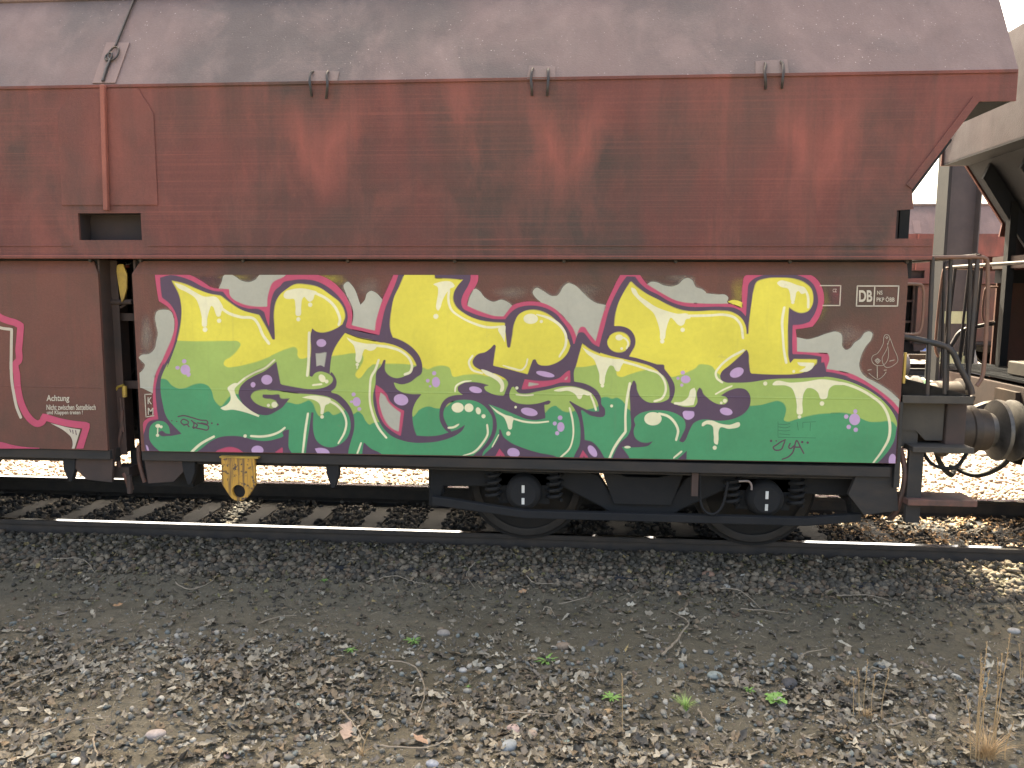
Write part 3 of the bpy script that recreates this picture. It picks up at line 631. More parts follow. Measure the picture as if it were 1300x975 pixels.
        m = MB(); m.tube([L(1200, 440, yy), L(1199, 500, yy)], .014, 8); m.build('rail_post', M['rod'], wagon, (sx, sy), smooth=60)
    m = MB(); m.box(5.815, 5.83, -1.39, -1.37, 1.38, 1.60); m.build('yellow_cap', M['brass'], wagon, (sx, 1))
    # white end tank and pipes on the platform
    m = MB(); m.lathe((5.95, -.35, 1.42), [(0, .02), (.01, .09), (.3, .09), (.31, .02)], 16, 'x'); m.build('air_reservoir', M['light_rod'], wagon, (sx, 1), smooth=40)
    m = MB(); m.box(6.0, 6.25, -.2, .2, 1.30, 1.42); m.build('platform_box', M['grey_beam'], wagon, (sx, 1), bevel=.01)
    # draw hook and screw coupling
    m = MB(); m.box(6.32, 6.36, -.17, .17, .88, 1.18); m.tube(smooth_pts([(6.34, 0, 1.04), (6.5, 0, 1.04), (6.62, 0, 1.0), (6.66, 0, 1.06), (6.62, 0, 1.12)]), [.045, .045, .045, .045, .044, .043, .042, .041, .04, .04, .04, .04, .04, .04, .04, .04, .04, .04, .04, .04, .03, .03, .03, .02, .02], 8); m.build('draw_hook', M['buffer'], wagon, (sx, 1), smooth=40)
    m = MB()
    for y_ in (-.09, .09): m.tube(smooth_pts([(6.5, y_, 1.02), (6.6, y_, .8), (6.72, y_, .66), (6.8, y_, .64)]), .02, 6)
    m.tube([(6.7, -.14, .66), (6.7, .14, .66)], .03, 8); m.build('coupling_link', M['buffer'], wagon, (sx, 1), smooth=50)
    m = MB(); m.tube(smooth_pts([(6.30, -.45, .86), (6.45, -.45, .80), (6.55, -.42, .6), (6.7, -.3, .48), (6.82, -.1, .52)]), .022, 8); m.build('brake_hose', M['rubber'], wagon, (sx, 1), smooth=60)
    m = MB(); m.tube(smooth_pts([(5.86, -1.3, .9), (5.89, -1.34, .7), (5.87, -1.3, .45), (5.84, -1.25, .35)]), .02, 8); m.build('brake_hose', M['hose'], wagon, (sx, 1), smooth=60)
    m = MB(); m.prism([(5.55, -1.34, .70), (5.82, -1.34, .77), (5.86, -1.34, .44), (5.62, -1.34, .40), (5.5, -1.34, .55)], (0, .04, 0)); m.build('corner_bracket', M['sill'], wagon, (sx, 1))
    # bogie
    xb = 4.024; b = MB(); b.box(xb-.22, xb+.22, -.95, .95, .52, .78); b.box(xb-1.15, xb+1.15, -.2, .2, .45, .58)
    for e_ in (-1, 1): b.box(xb+e_*1.62-.06, xb+e_*1.62+.06, -1.1, 1.1, .42, .66)
    bog = b.build('bogie', M['frame'], wagon, (sx, 1))
    for sy in (1, -1):
        yf = -1.12
        P = [(-1.66, .64), (-.62, .66), (-.34, .60), (-.22, .42), (.22, .42), (.34, .60), (.62, .66), (1.66, .64), (1.68, .32), (1.60, .30), (1.56, .48), (.62, .5), (.30, .34), (.22, .28), (-.22, .28), (-.30, .34), (-.62, .5), (-1.56, .48), (-1.60, .30), (-1.68, .32)]
        m = MB(); m.prism([(xb+a, yf, c) for a, c in P], (0, .14, 0)); m.build('side_frame', M['frame'], bog, (sx, sy), bevel=.012)
        P = [(-.32, .66), (-.12, .60), (.12, .60), (.32, .66), (.22, .38), (-.22, .38)]
        m = MB(); m.prism([(xb+a, yf-.035, c) for a, c in P], (0, .034, 0)); m.build('centre_plate', M['frame'], bog, (sx, sy), bevel=.008)
        m = MB(); m.prism([(xb-1.62, -1.28, .44), (xb-1.1, -1.28, .37), (xb-.9, -1.28, .345), (xb+1.2, -1.28, .345), (xb+1.6, -1.28, .39), (xb+1.6, -1.28, .33), (xb+1.2, -1.28, .285), (xb-.9, -1.28, .285), (xb-1.62, -1.28, .37)], (0, .06, 0)); m.build('brake_beam', M['frame'], bog, (sx, sy), bevel=.006)
        for ax in (3.106, 4.942):
            m = MB(); m.lathe((ax, -.80, .46), [(0, .12), (.002, .49), (.03, .49), (.04, .462), (.125, .458), (.13, .40), (.12, .39), (.1, .16), (.12, .12)], 48)
            wh = m.build('wheel', M['wheel'], bog, (sx, sy), smooth=30)
            m = MB(); prof = [(-.002, .395), (-.002, .462)]
            m.lathe((ax, -.815, .46), [(-.012, .395), (-.016, .41), (-.016, .452), (-.010, .459)], 48); m.f = m.f[:-2]; m.mi = m.mi[:-2]; m.build('tyre', M['tyre'], wh, (sx, sy), smooth=30)
            m = MB(); m.lathe((ax, -1.22, .465), [(-.02, .03), (-.02, .095), (0, .125), (.02, .135), (.10, .14), (.12, .155), (.2, .155)], 28); m.box(ax-.2, ax+.2, -1.12, -1.0, .36, .60)
            bx = m.build('axle_box', M['frame'], bog, (sx, sy), smooth=30)
            m = MB(); m.box(ax-.011, ax+.011, -1.2425, -1.2405, .475, .535); m.box(ax-.011, ax+.011, -1.2425, -1.2405, .385, .435)
            # a wheel one ahead of the other: marks are dabs of white paint
            m.build('white_dab', M['white_mark'], wagon, (sx, sy))
            for o_ in (-.24, .24):
                m = MB(); m.tube([(ax+o_+.055*math.cos(q*1.05), -1.15+.055*math.sin(q*1.05), .40+q*.0085) for q in range(30)], .014, 6); m.build('coil_spring', M['frame'], bog, (sx, sy), smooth=60)
    for ax in (3.106, 4.942):
        m = MB(); m.lathe((ax, -.8, .46), [(0, .085), (1.6, .085)], 16); m.build('axle', M['wheel'], bog, (sx, 1), smooth=30)
    for sy in (1, -1):
        m = MB(); m.tube(smooth_pts([L(938, 611, -1.26), L(950, 611, -1.26), L(954, 616, -1.26), L(954, 622, -1.26)]), .008, 6); m.build('sensor_pipe', M['light_rod'], wagon, (sx, sy), smooth=60)
        m = MB(); m.tube(smooth_pts([L(888, 600, -1.3), L(889, 635, -1.3), L(896, 650, -1.3), L(908, 652, -1.3), L(918, 640, -1.3), L(924, 612, -1.3)]), .010, 6); m.build('brake_hose', M['frame'], wagon, (sx, sy), smooth=60)
        m = MB(); 
        for px in (880, 884): m.box(*(lambda a, b_: (a.x, b_.x, -1.33, -1.30, b_.z, a.z))(L(px-1, 590, -1.33), L(px+2, 630, -1.33)))
        m.build('hanger', M['web'], wagon, (sx, sy))
# ------------------------------------------------------------------ the other wagons
w2 = copy_thing(wagon, (XC+PITCH_W, 0, 0), 'next hopper wagon at the right edge, coupled behind the platform railing')
for i, xx in enumerate((-5.0, 8.66, 22.32, 35.98)):
    copy_thing(wagon, (xx, 15.45, 0), ['distant red wagon, hidden behind the left half of the painted wagon', 'distant red wagon seen through the gap above the platform, left of the coupling', 'distant red wagon behind the coupled wagon at the right edge', 'farthest right red wagon of the distant train'][i], skip=('hook', 'backing_plate', 'lashing_ring', 'sensor_pipe', 'brake_hose', 'coil_spring', 'hinge_bolt', 'yellow_lever', 'air_valve', 'white_dab', 'weld_seam', 'grating_bars', 'fold', 'lever_shaft', 'hose_coupling'))

# ================================================================== GRAFFITI (paint on the flap)
TO = dict(A=(160, 330), B=(160, 460), C=(340, 330), D=(340, 460), E=(520, 330), F=(520, 460), G=(700, 330), H=(700, 460), I=(880, 330), J=(880, 460), K=(1000, 330), L=(1000, 460))
def parse(s, tiles=TO, sc=6.5):
    out = []; o = None
    for tk in s.split():
        if tk[-1] == ':': o = tiles[tk[:-1]]; continue
        c = tk.endswith('!'); a, b = tk.rstrip('!').split(','); out.append((o[0]+float(a)/sc, o[1]+float(b)/sc, c))
    return out
def spline(P, closed=True, step=1.3):
    n = len(P); out = []
    def tan(i):
        p = np.array(P[i][:2]); a = np.array(P[(i-1) % n][:2]) if closed or i > 0 else None; b = np.array(P[(i+1) % n][:2]) if closed or i < n-1 else None
        return p, a, b
    for i in range(n if closed else n-1):
        j = (i+1) % n; p, a, _ = tan(i); q, _, b = tan(j); d = q-p; l = np.hypot(*d)
        if l < 1e-6: continue
        def t(pt, prev, nxt, corner):
            if corner or prev is None or nxt is None: return d
            u = (pt-prev); v = (nxt-pt); lu, lv = np.hypot(*u), np.hypot(*v)
            if lu < 1e-6 or lv < 1e-6: return d
            w = (u/lu*lv+v/lv*lu)/(lu+lv); return w*l
        m0 = t(p, a, q, P[i][2]); m1 = t(q, p, b, P[j][2]); k = max(1, int(l/step))
        if P[i][2] and P[j][2]: k = max(1, int(l/12))
        for s in np.arange(k)/k:
            h = (2*s**3-3*s**2+1, s**3-2*s**2+s, -2*s**3+3*s**2, s**3-s**2); out.append(h[0]*p+h[1]*m0+h[2]*q+h[3]*m1)
    if not closed: out.append(np.array(P[-1][:2]))
    return np.array(out)
SHAPES = []     # (colour, polygon) in painting order
def S(col, s, tiles=TO, sc=6.5): SHAPES.append((col, spline(parse(s, tiles, sc))))
def stroke_poly(P, w, taper=(1, 1)):
    n = len(P); T = np.gradient(P, axis=0); T /= np.hypot(T[:, 0], T[:, 1])[:, None]+1e-9; N = np.stack([-T[:, 1], T[:, 0]], 1)
    u = np.linspace(0, 1, n); ww = w/2*np.minimum(1, np.where(u < .5, taper[0]+(1-taper[0])*u*4, taper[1]+(1-taper[1])*(1-u)*4))
    cap = lambda c, t, r, s: [c+r*(math.cos(a)*t+math.sin(a)*s*np.array([-t[1], t[0]])) for a in np.linspace(-PI/2, PI/2, 7)]
    return np.array(list(P+N*ww[:, None])+cap(P[-1], T[-1], ww[-1], -1)[0:]+list((P-N*ww[:, None])[::-1])+cap(P[0], -T[0], ww[0], -1))
def K(col, w, s, tiles=TO, sc=6.5, taper=(1, 1)):
    SHAPES.append((col, stroke_poly(spline(parse(s, tiles, sc), False, 1.5), w/sc, taper)))
def O(col, s, rx, ry=None, rot=0, tiles=TO, sc=6.5):
    (x, y, _), = parse(s, tiles, sc); ry = ry or rx; rx /= sc; ry /= sc; c, s_ = math.cos(math.radians(rot)), math.sin(math.radians(rot))
    n = max(8, int(rx*3)); SHAPES.append((col, np.array([(x+rx*math.cos(a)*c-ry*math.sin(a)*s_, y+rx*math.cos(a)*s_+ry*math.sin(a)*c) for a in np.linspace(0, 2*PI, n+1)[:-1]])))
# --- grey clouds
S('grey', 'A: 765,235! 790,180 805,130 840,112 890,130 950,170 1020,182 1070,160 1100,125 1150,113! 1400,113! 1200,300! 1165,400! 1000,390 860,320 840,260')
S('grey', 'A: 240,470 255,425 310,410 370,425 400,500! 400,600! 330,800! 300,960! B: 240,100! 232,262! 180,235 130,212 95,205! A: 85,945! 135,912 155,862 130,835 105,805 125,786 190,775 235,735 250,670 262,610 250,540')
S('grey', 'C: 630,200 660,180 690,205 765,370! 800,330 820,275 850,255 890,270 945,325! 900,600! 690,560! 700,430 650,290')
S('grey', 'E: 475,370! 500,290 545,238 575,255 620,310 690,345 760,328 820,355 850,380! 780,480! 600,460! 480,400')
S('grey', 'E: 1080,345! 1040,310 1016,265 1045,230 1100,255 1180,298 1220,298 1250,250 1310,200 G: 165,192! 185,205 260,270 320,325 370,355 450,372! 400,560! 370,690! 200,680! 100,520! 0,420! E: 1100,390!'.replace('1310,200', '1290,215 1310,195') if False else 'E: 1080,345! 1040,310 1016,265 1045,230 1100,255 1180,298 1220,298 1250,255 1285,210 1310,193 1340,205 1430,270 1490,325 1540,355 1620,372! 1570,560! 1540,690! 1400,690! 1270,520! 1170,420! 1100,390!')
SHAPES.pop()
S('grey', 'E: 1080,345! 1040,310 1016,265 1045,230 1100,255 1180,298 1225,290 G: 70,270 100,220 140,192 185,205 260,270 320,325 370,355 450,372! 400,560! 370,690! 200,690! 100,520! 0,420! E: 1100,390!')
S('grey', 'G: 790,200! 820,182 860,182 930,210 1000,218 1050,200 1090,160 1125,148 1160,165 1195,225 1240,240 1275,272 I: 100,272 200,285 270,290 290,310 280,345! 300,385! 0,385! G: 1000,360! 880,290!')
S('yellow', 'I: 285,345! 320,332 380,340 405,352! 403,395! 340,372!')
S('grey', 'K: 60,635! 110,645 160,655 230,640 330,605 400,592 440,610 450,660 450,710 480,742 520,725 550,685 600,650 640,600 675,590 698,605 690,650 640,720 600,810 590,870 610,930 650,970 L: 700,150 820,220 925,310! 925,400! 800,300! 600,160! 310,75! K: 330,770! 50,770!')
# --- pink silhouette
S('pink', 'A: 235,100! 320,93 400,103 520,122 640,185 700,225 790,238 850,240! 858,290 950,360 1060,385 1165,385! 1165,330 1180,260 1210,190 1300,140 C: 160,116 300,112 420,125 520,170 600,240 660,320 695,400 700,470 690,537! 790,562 885,585! 892,520 910,440 945,330 990,230 1042,112! 1300,106 E: 500,106! 565,112! 565,165 540,225 510,270 485,330 475,377! 530,405 620,440 700,462 775,465! 810,420 850,375 920,350 1020,343 1100,355 1200,405 1290,492 G: 60,425 120,490 170,550 205,632! 220,595 245,553 275,555 300,590 340,640 365,672! 385,600 420,470 450,370 500,260 540,175 585,98! 640,88 710,95! 735,130 790,200 860,245 940,290 1020,330 1100,352 1200,360 I: 0,358 130,360 230,362 310,365 360,380 405,400! 403,330 410,200 425,135 460,116! 600,112 800,113 960,120 1010,150 1050,200 1075,270 1080,330 1060,420 1030,490 985,550! 920,562 845,572! 855,650 858,755! 980,764 1110,772! 1122,800 1100,900! 1150,905 1300,945 L: 320,63! 430,75 520,95 600,130 700,190 800,265 870,325 925,385! 930,600! 900,900! B: 1300,820! 130,820! 133,745! 132,640 135,540 150,485 190,458 228,442! 222,300 225,180 245,90 290,5 A: 235,975 270,890 330,760 380,640 400,540 398,480 380,430 340,385 270,340! 250,220')
# --- purple silhouette
S('purple', 'A: 280,147! 375,125 430,135 540,170 640,225 720,255 800,262! 830,300 900,360 1000,400 1110,412 1140,430! 1158,490 1180,552! 1186,450 1200,330 1230,250 1280,205 C: 120,190 200,168 300,162 400,175 500,225 590,310 640,390 660,470 642,555! 700,575 800,598 920,622! 935,540 970,400 1010,300 1050,200 1080,114! E: 210,114! 505,116! 502,165 480,220 440,290 425,350 440,400 500,432 620,470 700,487 790,490! 830,440 880,400 940,380 1020,375 1100,390 1200,440 1280,520 G: 60,470 120,545 160,620 187,712! 205,640 225,600 260,597 300,640 340,690 395,720! 410,650 440,540 480,400 530,280 580,190 622,135! 690,137! 720,180 790,240 880,285 960,335 1050,370 1130,385 I: 0,387 250,388 340,395 400,425 435,465! 440,400 450,270 460,195 500,155 560,130 700,118 830,120 930,150 990,200 1020,270 1030,340 1010,430 960,512! 900,530 820,537! 818,650 820,777! 950,782 1060,798! 1055,917! 1150,930 1300,970 L: 275,78! 400,98 500,125 600,165 700,225 790,290 860,360 930,450! 930,600! 900,900! B: 1300,820! 145,820! 150,745! 140,640 155,560 190,490 268,470! 250,350 246,200 270,100 315,0 A: 310,860 380,740 415,620 425,500 400,420 350,350 298,310! 285,220')
# --- letter fill
FILL = spline(parse('A: 378,172! 480,198 600,245 700,280 780,295! 850,350 940,405 1100,455! 1140,530 1180,600 1208,655! 1228,658! 1225,560 1225,420 1240,340 1275,280 1320,243 C: 220,203 320,205 420,225 520,290 590,350 625,410 636,470 615,530! 640,602! 740,640 850,662 950,682 1040,660! 1018,600 1020,420 1040,310 1090,210 1132,112! E: 205,112! 210,152! 442,162! 400,210 365,270 358,330 385,390 450,440 560,490 680,515 785,520! 805,715! 820,728 833,715! 850,620 865,520 900,450 960,418 1020,413 1100,430 1200,490 1270,580 G: 50,520 100,590 140,660 158,710! 200,750! 255,690! 320,740 400,775! 520,545! 532,440 555,350 600,260 655,178! 700,220 780,275 880,325 960,370 1040,405 1130,422 I: 0,422 200,420 330,435 400,480 435,550 440,612! 458,612! 465,500 480,360 500,250 525,185 600,155 720,145 830,155 920,190 975,240 992,300 985,370 950,420 890,435 840,420 790,388! 785,500 780,700 785,800 800,852! 830,815! 1020,823! 1018,850! 1000,880 960,920! L: 250,122! 330,120 400,130 500,155 600,195 700,250 790,320 850,390 890,460 902,505 895,560 880,640 850,700 790,780 720,850! B: 1300,820! 290,820! 300,750! 230,692 195,640 190,590 205,520 250,488 310,488 350,525 364,590! 457,588! 400,530 340,460 300,330 285,220 290,130 345,15 A: 340,880 400,730 440,600 455,480 455,380 440,290 405,215'))
SHAPES.append(('yellow', FILL))
LIME = spline(parse('A: 200,665! 420,665 600,672 700,672 850,668 930,675 945,692 920,740 860,800 810,835 805,862 830,882 900,880 1000,862 1100,835 1200,790 C: 0,802 80,765 160,735 230,725 242,740 245,790 262,812 300,812 355,790 530,795 600,785 720,770 785,790 785,830 760,880 722,955 740,975 D: 830,45 870,15! E: 50,870 100,882 150,905 200,885 280,873 330,890 345,930 352,955 450,950 560,945 640,960 F: 720,130 900,170! H: 0,50! G: 200,885 280,880 370,865 480,860 530,900 545,955 570,965 640,945 720,922 800,908 1000,965 1060,950 1140,920 1200,885 I: 40,870 100,862 160,880 185,915 240,960 J: 300,130 480,135 700,118 900,112 1020,80! 1300,60! L: 1000,60! 1000,900! B: 1300,900! 0,900! A: 200,800!'))
SHAPES.append(('lime', LIME))
GREEN = spline(parse('B: 100,135! 285,135 330,140 380,190 430,215 480,215 560,185 620,175 680,195 710,240 725,300 750,340 785,365 810,340 860,280 D: 0,360! 175,330 250,345 300,330 340,315 370,340 395,400 420,440 440,450 470,412 500,403 540,435 580,425 640,395 715,425 740,405 780,430 810,485 840,515 870,500 940,490! 1170,470 1210,440 1250,390 F: 30,440 60,410 110,375 160,362 215,378 270,380 400,300 560,290 700,350 1000,440! 1120,420 1140,395 1170,368 1210,358 1240,385 1270,405 H: 40,358 80,395 120,412 180,405 260,395 380,370! 410,295 460,288 500,302 540,292 590,320 630,380 660,405 760,395 900,375 1110,440 J: 200,440! 470,360 560,350 640,330 700,320 745,340 765,380 758,440 750,480 770,487 850,470 950,445 1060,425 1200,418 L: 350,418 450,418 530,430 600,460 680,490 760,492 860,490 905,540! 1000,560! 1000,900! B: 1300,900! 0,900!'))
SHAPES.append(('green', GREEN))
NCLIP = len(SHAPES)      # lime and green only count inside FILL
# --- inner purple
S('purple', 'B: 363,590! 330,588 295,565 270,580 285,602 350,608 458,592! 420,560! 370,560!')
S('purple', 'B: 1240,-5! 1255,80 1275,180! D: 120,182! 150,245! 182,297! 150,335 120,370 70,402 0,435 B: 1100,430 1040,405 990,370 945,310 930,260 940,210 980,160 1050,115 1150,68')
S('purple', 'D: 90,180! 240,208 340,220 430,215 500,192 535,160 540,135 518,105 480,85 430,76 390,90 365,122! 343,112! C: 350,880 357,750 357,600 365,562! 395,588 440,600 500,592 570,562 630,520! 660,570! 638,602! 600,650 560,710 530,780 518,860 515,940 D: 520,80 550,112 567,160 555,210 520,243 580,265 640,315 690,390 712,480 710,560 690,640 668,720 658,820! 310,820! 320,700 345,520 360,413! 377,413! 372,470 375,560 400,640 460,690 530,702 600,675 650,630 677,570 682,500 665,430 620,370 560,315 500,287 400,268 250,255 90,237!')
S('purple', 'B: 540,820! 560,760 620,715 700,650 780,615 870,608 960,615 1050,638 1150,648 1230,635 1300,600 D: 120,585 145,560 175,556! 172,640 175,710 198,750! 198,820!')
S('purple', 'D: 770,820! 792,660! 850,710 930,750 980,820!')
S('purple', 'C: 640,570! 700,575 800,598 920,620! 1050,645 1130,680 1200,730 1255,800 1275,880 1265,940 D: 1230,120 1170,165 1100,182 1040,166! 1060,215 1110,248 1180,262 1268,262! 1220,330 1195,400 1195,480 1210,560 1228,605! F: 150,609 250,600 325,578! 400,552 458,516! 440,555 400,592 330,625 230,652 130,663 0,660 D: 1100,642 1020,605 960,550 910,470 880,380 870,280 888,180 905,60 C: 930,880 955,825! 973,825! 965,870 968,915 D: 1005,112 1060,130 1120,117 1180,85 1215,35 C: 1222,880 1205,820 1150,760 1060,710 960,682 850,662 740,640 638,602!')
S('purple', 'E: 205,120! 430,118 480,105! 505,115! 500,160! 442,162! 350,152 208,152!')
S('purple', 'E: 695,698! 712,705! 700,780 688,873! 800,897 900,925 975,945! 1000,870 1018,820! 1040,820! 1060,858 1120,872 1200,855 1270,810 G: 140,755 158,700! 190,690! 255,690! 225,790 200,880 H: 190,60 188,158! 250,168 320,195 380,240 408,290 415,350 440,380 440,440 330,440 245,395 255,450 270,540 275,640! 330,655 390,710 440,790! 440,820! 170,820! 200,745 228,690 240,600 235,500 215,430 180,370 145,325! 155,318! 190,340 240,368 300,395 365,408 395,403! 385,345 365,300 325,250 270,222 200,200 130,195 60,203 F: 1150,222 1050,240 950,258 895,250 860,200! 845,205! 825,255 830,300 870,330 950,347 1050,340 1150,312! 1167,325! 1150,345 1110,350! 1120,460! 1060,475 970,470 870,430 780,390 650,345! 690,400 712,460 718,540 700,610 660,680 610,740 590,820! 480,820! 530,765 590,712 640,650 675,590 688,520 680,450 650,400 600,350 540,320 460,308 380,315 320,340 285,390 280,440 300,500 345,572! 325,582! 285,545 250,480 245,420 260,350 300,300 360,275 440,268! 400,235 397,205 430,178 500,163 580,170 655,190! 615,203 625,228 660,250 720,270 778,275! 795,230 813,165 790,135 740,108 680,85 E: 570,900 530,870 520,845 535,805 570,775 620,762 660,735')
S('purple', 'F: 740,553! 750,553! 775,615 830,660 950,710 1080,750 1200,775 1290,820! 560,820! 640,735 700,680 738,610')
S('purple', 'H: 665,175 680,148 698,175 705,225 740,290 790,325 860,333 930,322 968,300 976,240 965,180 940,130 890,80 G: 820,878 720,845 600,818 480,790 380,755 300,715 255,690! 395,720! 470,560! 520,545! 590,548 650,575 690,640 690,700 660,760 640,797! 700,808 800,838 870,862! 930,865! 932,900! 985,968 H: 1015,180 1020,235 1005,290 983,332! 1090,367 1180,368! 1200,340 1203,240 1222,207! J: 70,225 80,255 120,295 170,330 225,347 265,342 287,315 278,292 230,273! 300,232 380,213 430,222 465,260 475,310 460,370 420,420 360,455 270,480 190,482 110,470 40,480 0,505 H: 1150,540 1125,600 1105,645 1085,663! 1053,650! 1085,590 1108,530 1100,480 1040,430 960,403 880,395 800,400 720,428 682,470 695,515! 680,560 690,620 720,650 790,665 837,652! 800,688 740,700 660,702 580,697! 640,780! 650,820! 490,820! 530,730 570,660 630,605 650,560 652,400')
S('purple', 'H: 1118,728! 1112,820! 1020,820!')
S('purple', 'I: 440,740! 452,760 460,850 470,925! J: 480,92! 600,98 720,102 830,98 930,75 990,40 1018,3! 1080,0! 1100,85! L: 300,121! J: 900,130 700,135 620,142 480,162 350,167 260,162 228,140 222,105 I: 230,930 300,870 380,800')
# tongues and fills on top of the purple
S('lime', 'B: 1200,228 1100,232 1050,250 1030,280 1050,320 1100,355 1160,372 1220,378 1255,358 1245,330 1200,305 1150,298 1125,285 1130,266! 1200,268 1270,273 D: 100,283 182,297! 230,310! 250,256! 100,237 0,230')
O('yellow', 'G: 555,678', 95, 83)
# small windows of pink and grey
S('pink', 'D: 890,185! 940,220 985,270! 1000,310 1060,365 1127,400! 1095,607! 1030,570 960,510 920,430 900,330 888,250')
S('grey', 'D: 930,248! 968,280! 990,325 1040,375 1098,415! 1080,572! 1020,540 970,480 935,400 918,320')
S('grey', 'C: 395,772! 430,772 482,762! 466,885! 440,870 400,880!')
S('pink', 'F: 950,140! 1060,155 1150,150 1230,130 1310,70 H: 153,65! 155,165! 80,165 0,190 F: 1050,210 925,222!')
S('grey', 'F: 985,165! 1065,180! 978,198!'); S('grey', 'H: 132,118! 108,142! 125,140!')
S('pink', 'B: 728,760! 740,738 790,715 850,700 920,712 990,760!'); S('pink', 'D: 30,765! 120,702! 124,765!')
S('pink', 'F: 740,712! 800,790! 700,790!'); S('purple', 'F: 748,765! 770,790! 738,790!')
S('pink', 'H: 258,725! 315,800! 225,800!'); S('purple', 'H: 268,770! 285,800! 256,800!')
# lilac bubbles
for c_, a_, b_ in [('B: 1162,143', 45, 40), ('B: 1048,185', 20, 23), ('C: 442,685', 40, 32), ('D: 1100,308', 60, 46), ('F: 545,226', 54, 25), ('F: 988,408', 70, 32), ('F: 1120,97', 78, 21), ('F: 858,745', 52, 38), ('J: 273,405', 53, 30), ('L: 865,815', 32, 62), ('B: 1085,725', 50, 38),
                   ('A: 490,905', 40, 42), ('A: 480,837', 18, 18), ('A: 425,890', 18, 15), ('A: 515,945', 18, 20), ('D: 733,325', 33, 38), ('D: 708,265', 16, 16), ('D: 755,385', 16, 14), ('D: 690,325', 12, 10), ('F: 218,163', 33, 43), ('F: 203,90', 17, 17), ('F: 150,152', 15, 15), ('F: 170,198', 10, 8),
                   ('F: 1248,533', 30, 40), ('F: 1242,458', 19, 19), ('F: 1198,505', 16, 16), ('F: 1218,585', 17, 17), ('H: 1108,140', 40, 32), ('H: 1085,85', 18, 16), ('H: 1045,132', 13, 12), ('H: 1076,188', 13, 12), ('L: 553,470', 45, 48), ('L: 558,405', 16, 18), ('L: 483,448', 18, 18), ('L: 504,533', 18, 18), ('L: 562,557', 18, 18)]:
    O('lilac', c_, a_, b_, 12 if a_ > 50 else 0)
O('lilac', 'H: 340,733', 55, 28, 55); O('lilac', 'J: 360,83', 60, 38, -25)
S('lilac', 'H: 1082,420! 1090,405 1130,402 1175,405! 1178,440 1150,468 1125,474 1095,460'); S('lilac', 'D: 388,712! 430,706 500,730 518,765! 440,765! 405,745'); S('lilac', 'B: 163,680! 172,685 190,730! 175,728!')
# cream highlights and drips
S('cream', 'A: 400,188! 470,210 560,260 640,300 750,310 780,350 800,400 785,430 775,465 755,468 735,430 720,390 705,378 690,410 670,480 655,552 640,552 625,470 605,390 575,320 500,265 425,225')
for s_, r_ in [('A: 652,575', 20), ('A: 768,502', 18), ('C: 252,490', 17), ('C: 350,370', 18), ('C: 738,862', 14), ('D: 448,450', 15), ('E: 217,466', 21), ('E: 1087,508', 13), ('F: 815,588', 18), ('H: 421,193', 15), ('H: 497,360', 12), ('G: 915,672', 18), ('G: 1083,577', 18), ('G: 580,732', 11), ('I: 830,920', 12), ('I: 822,350', 14), ('J: 877,450', 15), ('J: 1063,340', 19), ('J: 595,175', 17), ('J: 178,705', 17), ('J: 262,318', 17), ('J: 232,335', 11), ('B: 983,608', 14), ('B: 1225,350', 25), ('B: 1175,355', 13), ('B: 260,602', 13), ('B: 290,532', 12), ('F: 885,212', 13), ('F: 875,370', 10), ('F: 610,445', 17)]: O('cream', s_, r_)
K('cream', 22, 'A: 790,400 840,435 940,470 1060,490 1090,530 1130,620 1180,690'); K('cream', 14, 'A: 980,975 1060,930 1150,890 1225,825'); K('cream', 16, 'B: 1225,-20 1150,45 1060,85 980,130 915,185')
S('cream', 'B: 905,170 860,190 838,210 860,260 862,310 830,350 780,380 800,392 880,390 960,405 1010,420 1095,452! 1102,438! 1020,390 950,330 905,270 895,220 930,175')
K('cream', 18, 'B: 1030,608 1120,612 1200,600 1275,568 1310,540'); K('cream', 20, 'B: 530,750 620,670 725,612'); O('cream', 'B: 263,525', 22, 16); K('cream', 8, 'B: 262,530 260,600')
S('cream', 'C: 130,290 145,262 200,243 280,235 360,248 405,265 385,290 375,325 345,345 320,325 300,302 285,320 275,380 262,462 240,462 228,380 215,320 170,322 135,310')
K('cream', 22, 'C: 390,272 470,310 540,370 580,440 595,500 585,535'); K('cream', 22, 'C: 342,600 340,700 335,850 325,955')
S('cream', 'C: 650,638! 700,665 800,690 905,705 880,740 840,750 800,735 785,760 770,820 750,850 730,840 725,770 705,700 665,662'); K('cream', 8, 'C: 738,865 736,895')
K('cream', 20, 'C: 880,705 1000,720 1100,755 1170,820 1190,880 1175,925 1130,945'); K('cream', 18, 'C: 915,825 885,910 D: 858,110 842,220 842,320 870,440 920,550 978,622')
O('cream', 'D: 448,132', 26, 36, -35); O('cream', 'D: 485,158', 16); K('cream', 14, 'D: 370,188 445,180')
S('cream', 'D: 280,290! 340,277 450,283 520,308 500,345 480,350 465,390 452,430 440,430 438,380 425,340 380,310 320,298'); K('cream', 18, 'D: 495,312 570,355 625,420 648,500 635,570 580,670', taper=(1, .6))
K('cream', 18, 'D: 332,422 310,560 288,745'); K('cream', 14, 'D: 770,665 738,755')
S('cream', 'E: 195,202 230,188 360,195 372,215 330,240 300,280 270,340 250,400 235,420 222,402 225,340 235,270 230,222'); K('cream', 18, 'E: 325,245 320,330 345,410 420,470 520,520 640,555 780,548'); S('cream', 'E: 730,568 792,545! 785,680! 765,640')
K('cream', 16, 'E: 520,790 490,840 510,900 600,935'); S('cream', 'F: 590,62 700,98 760,140 780,180 762,245 748,245 752,195 735,165 690,130 620,95')
K('cream', 14, 'E: 770,870 850,895 930,905 960,870 973,818', taper=(.5, 1.2)); O('cream', 'E: 1000,485', 60, 42); K('cream', 22, 'E: 1050,450 1150,480 1240,540 1288,620 1288,700 1235,800', taper=(.5, .6))
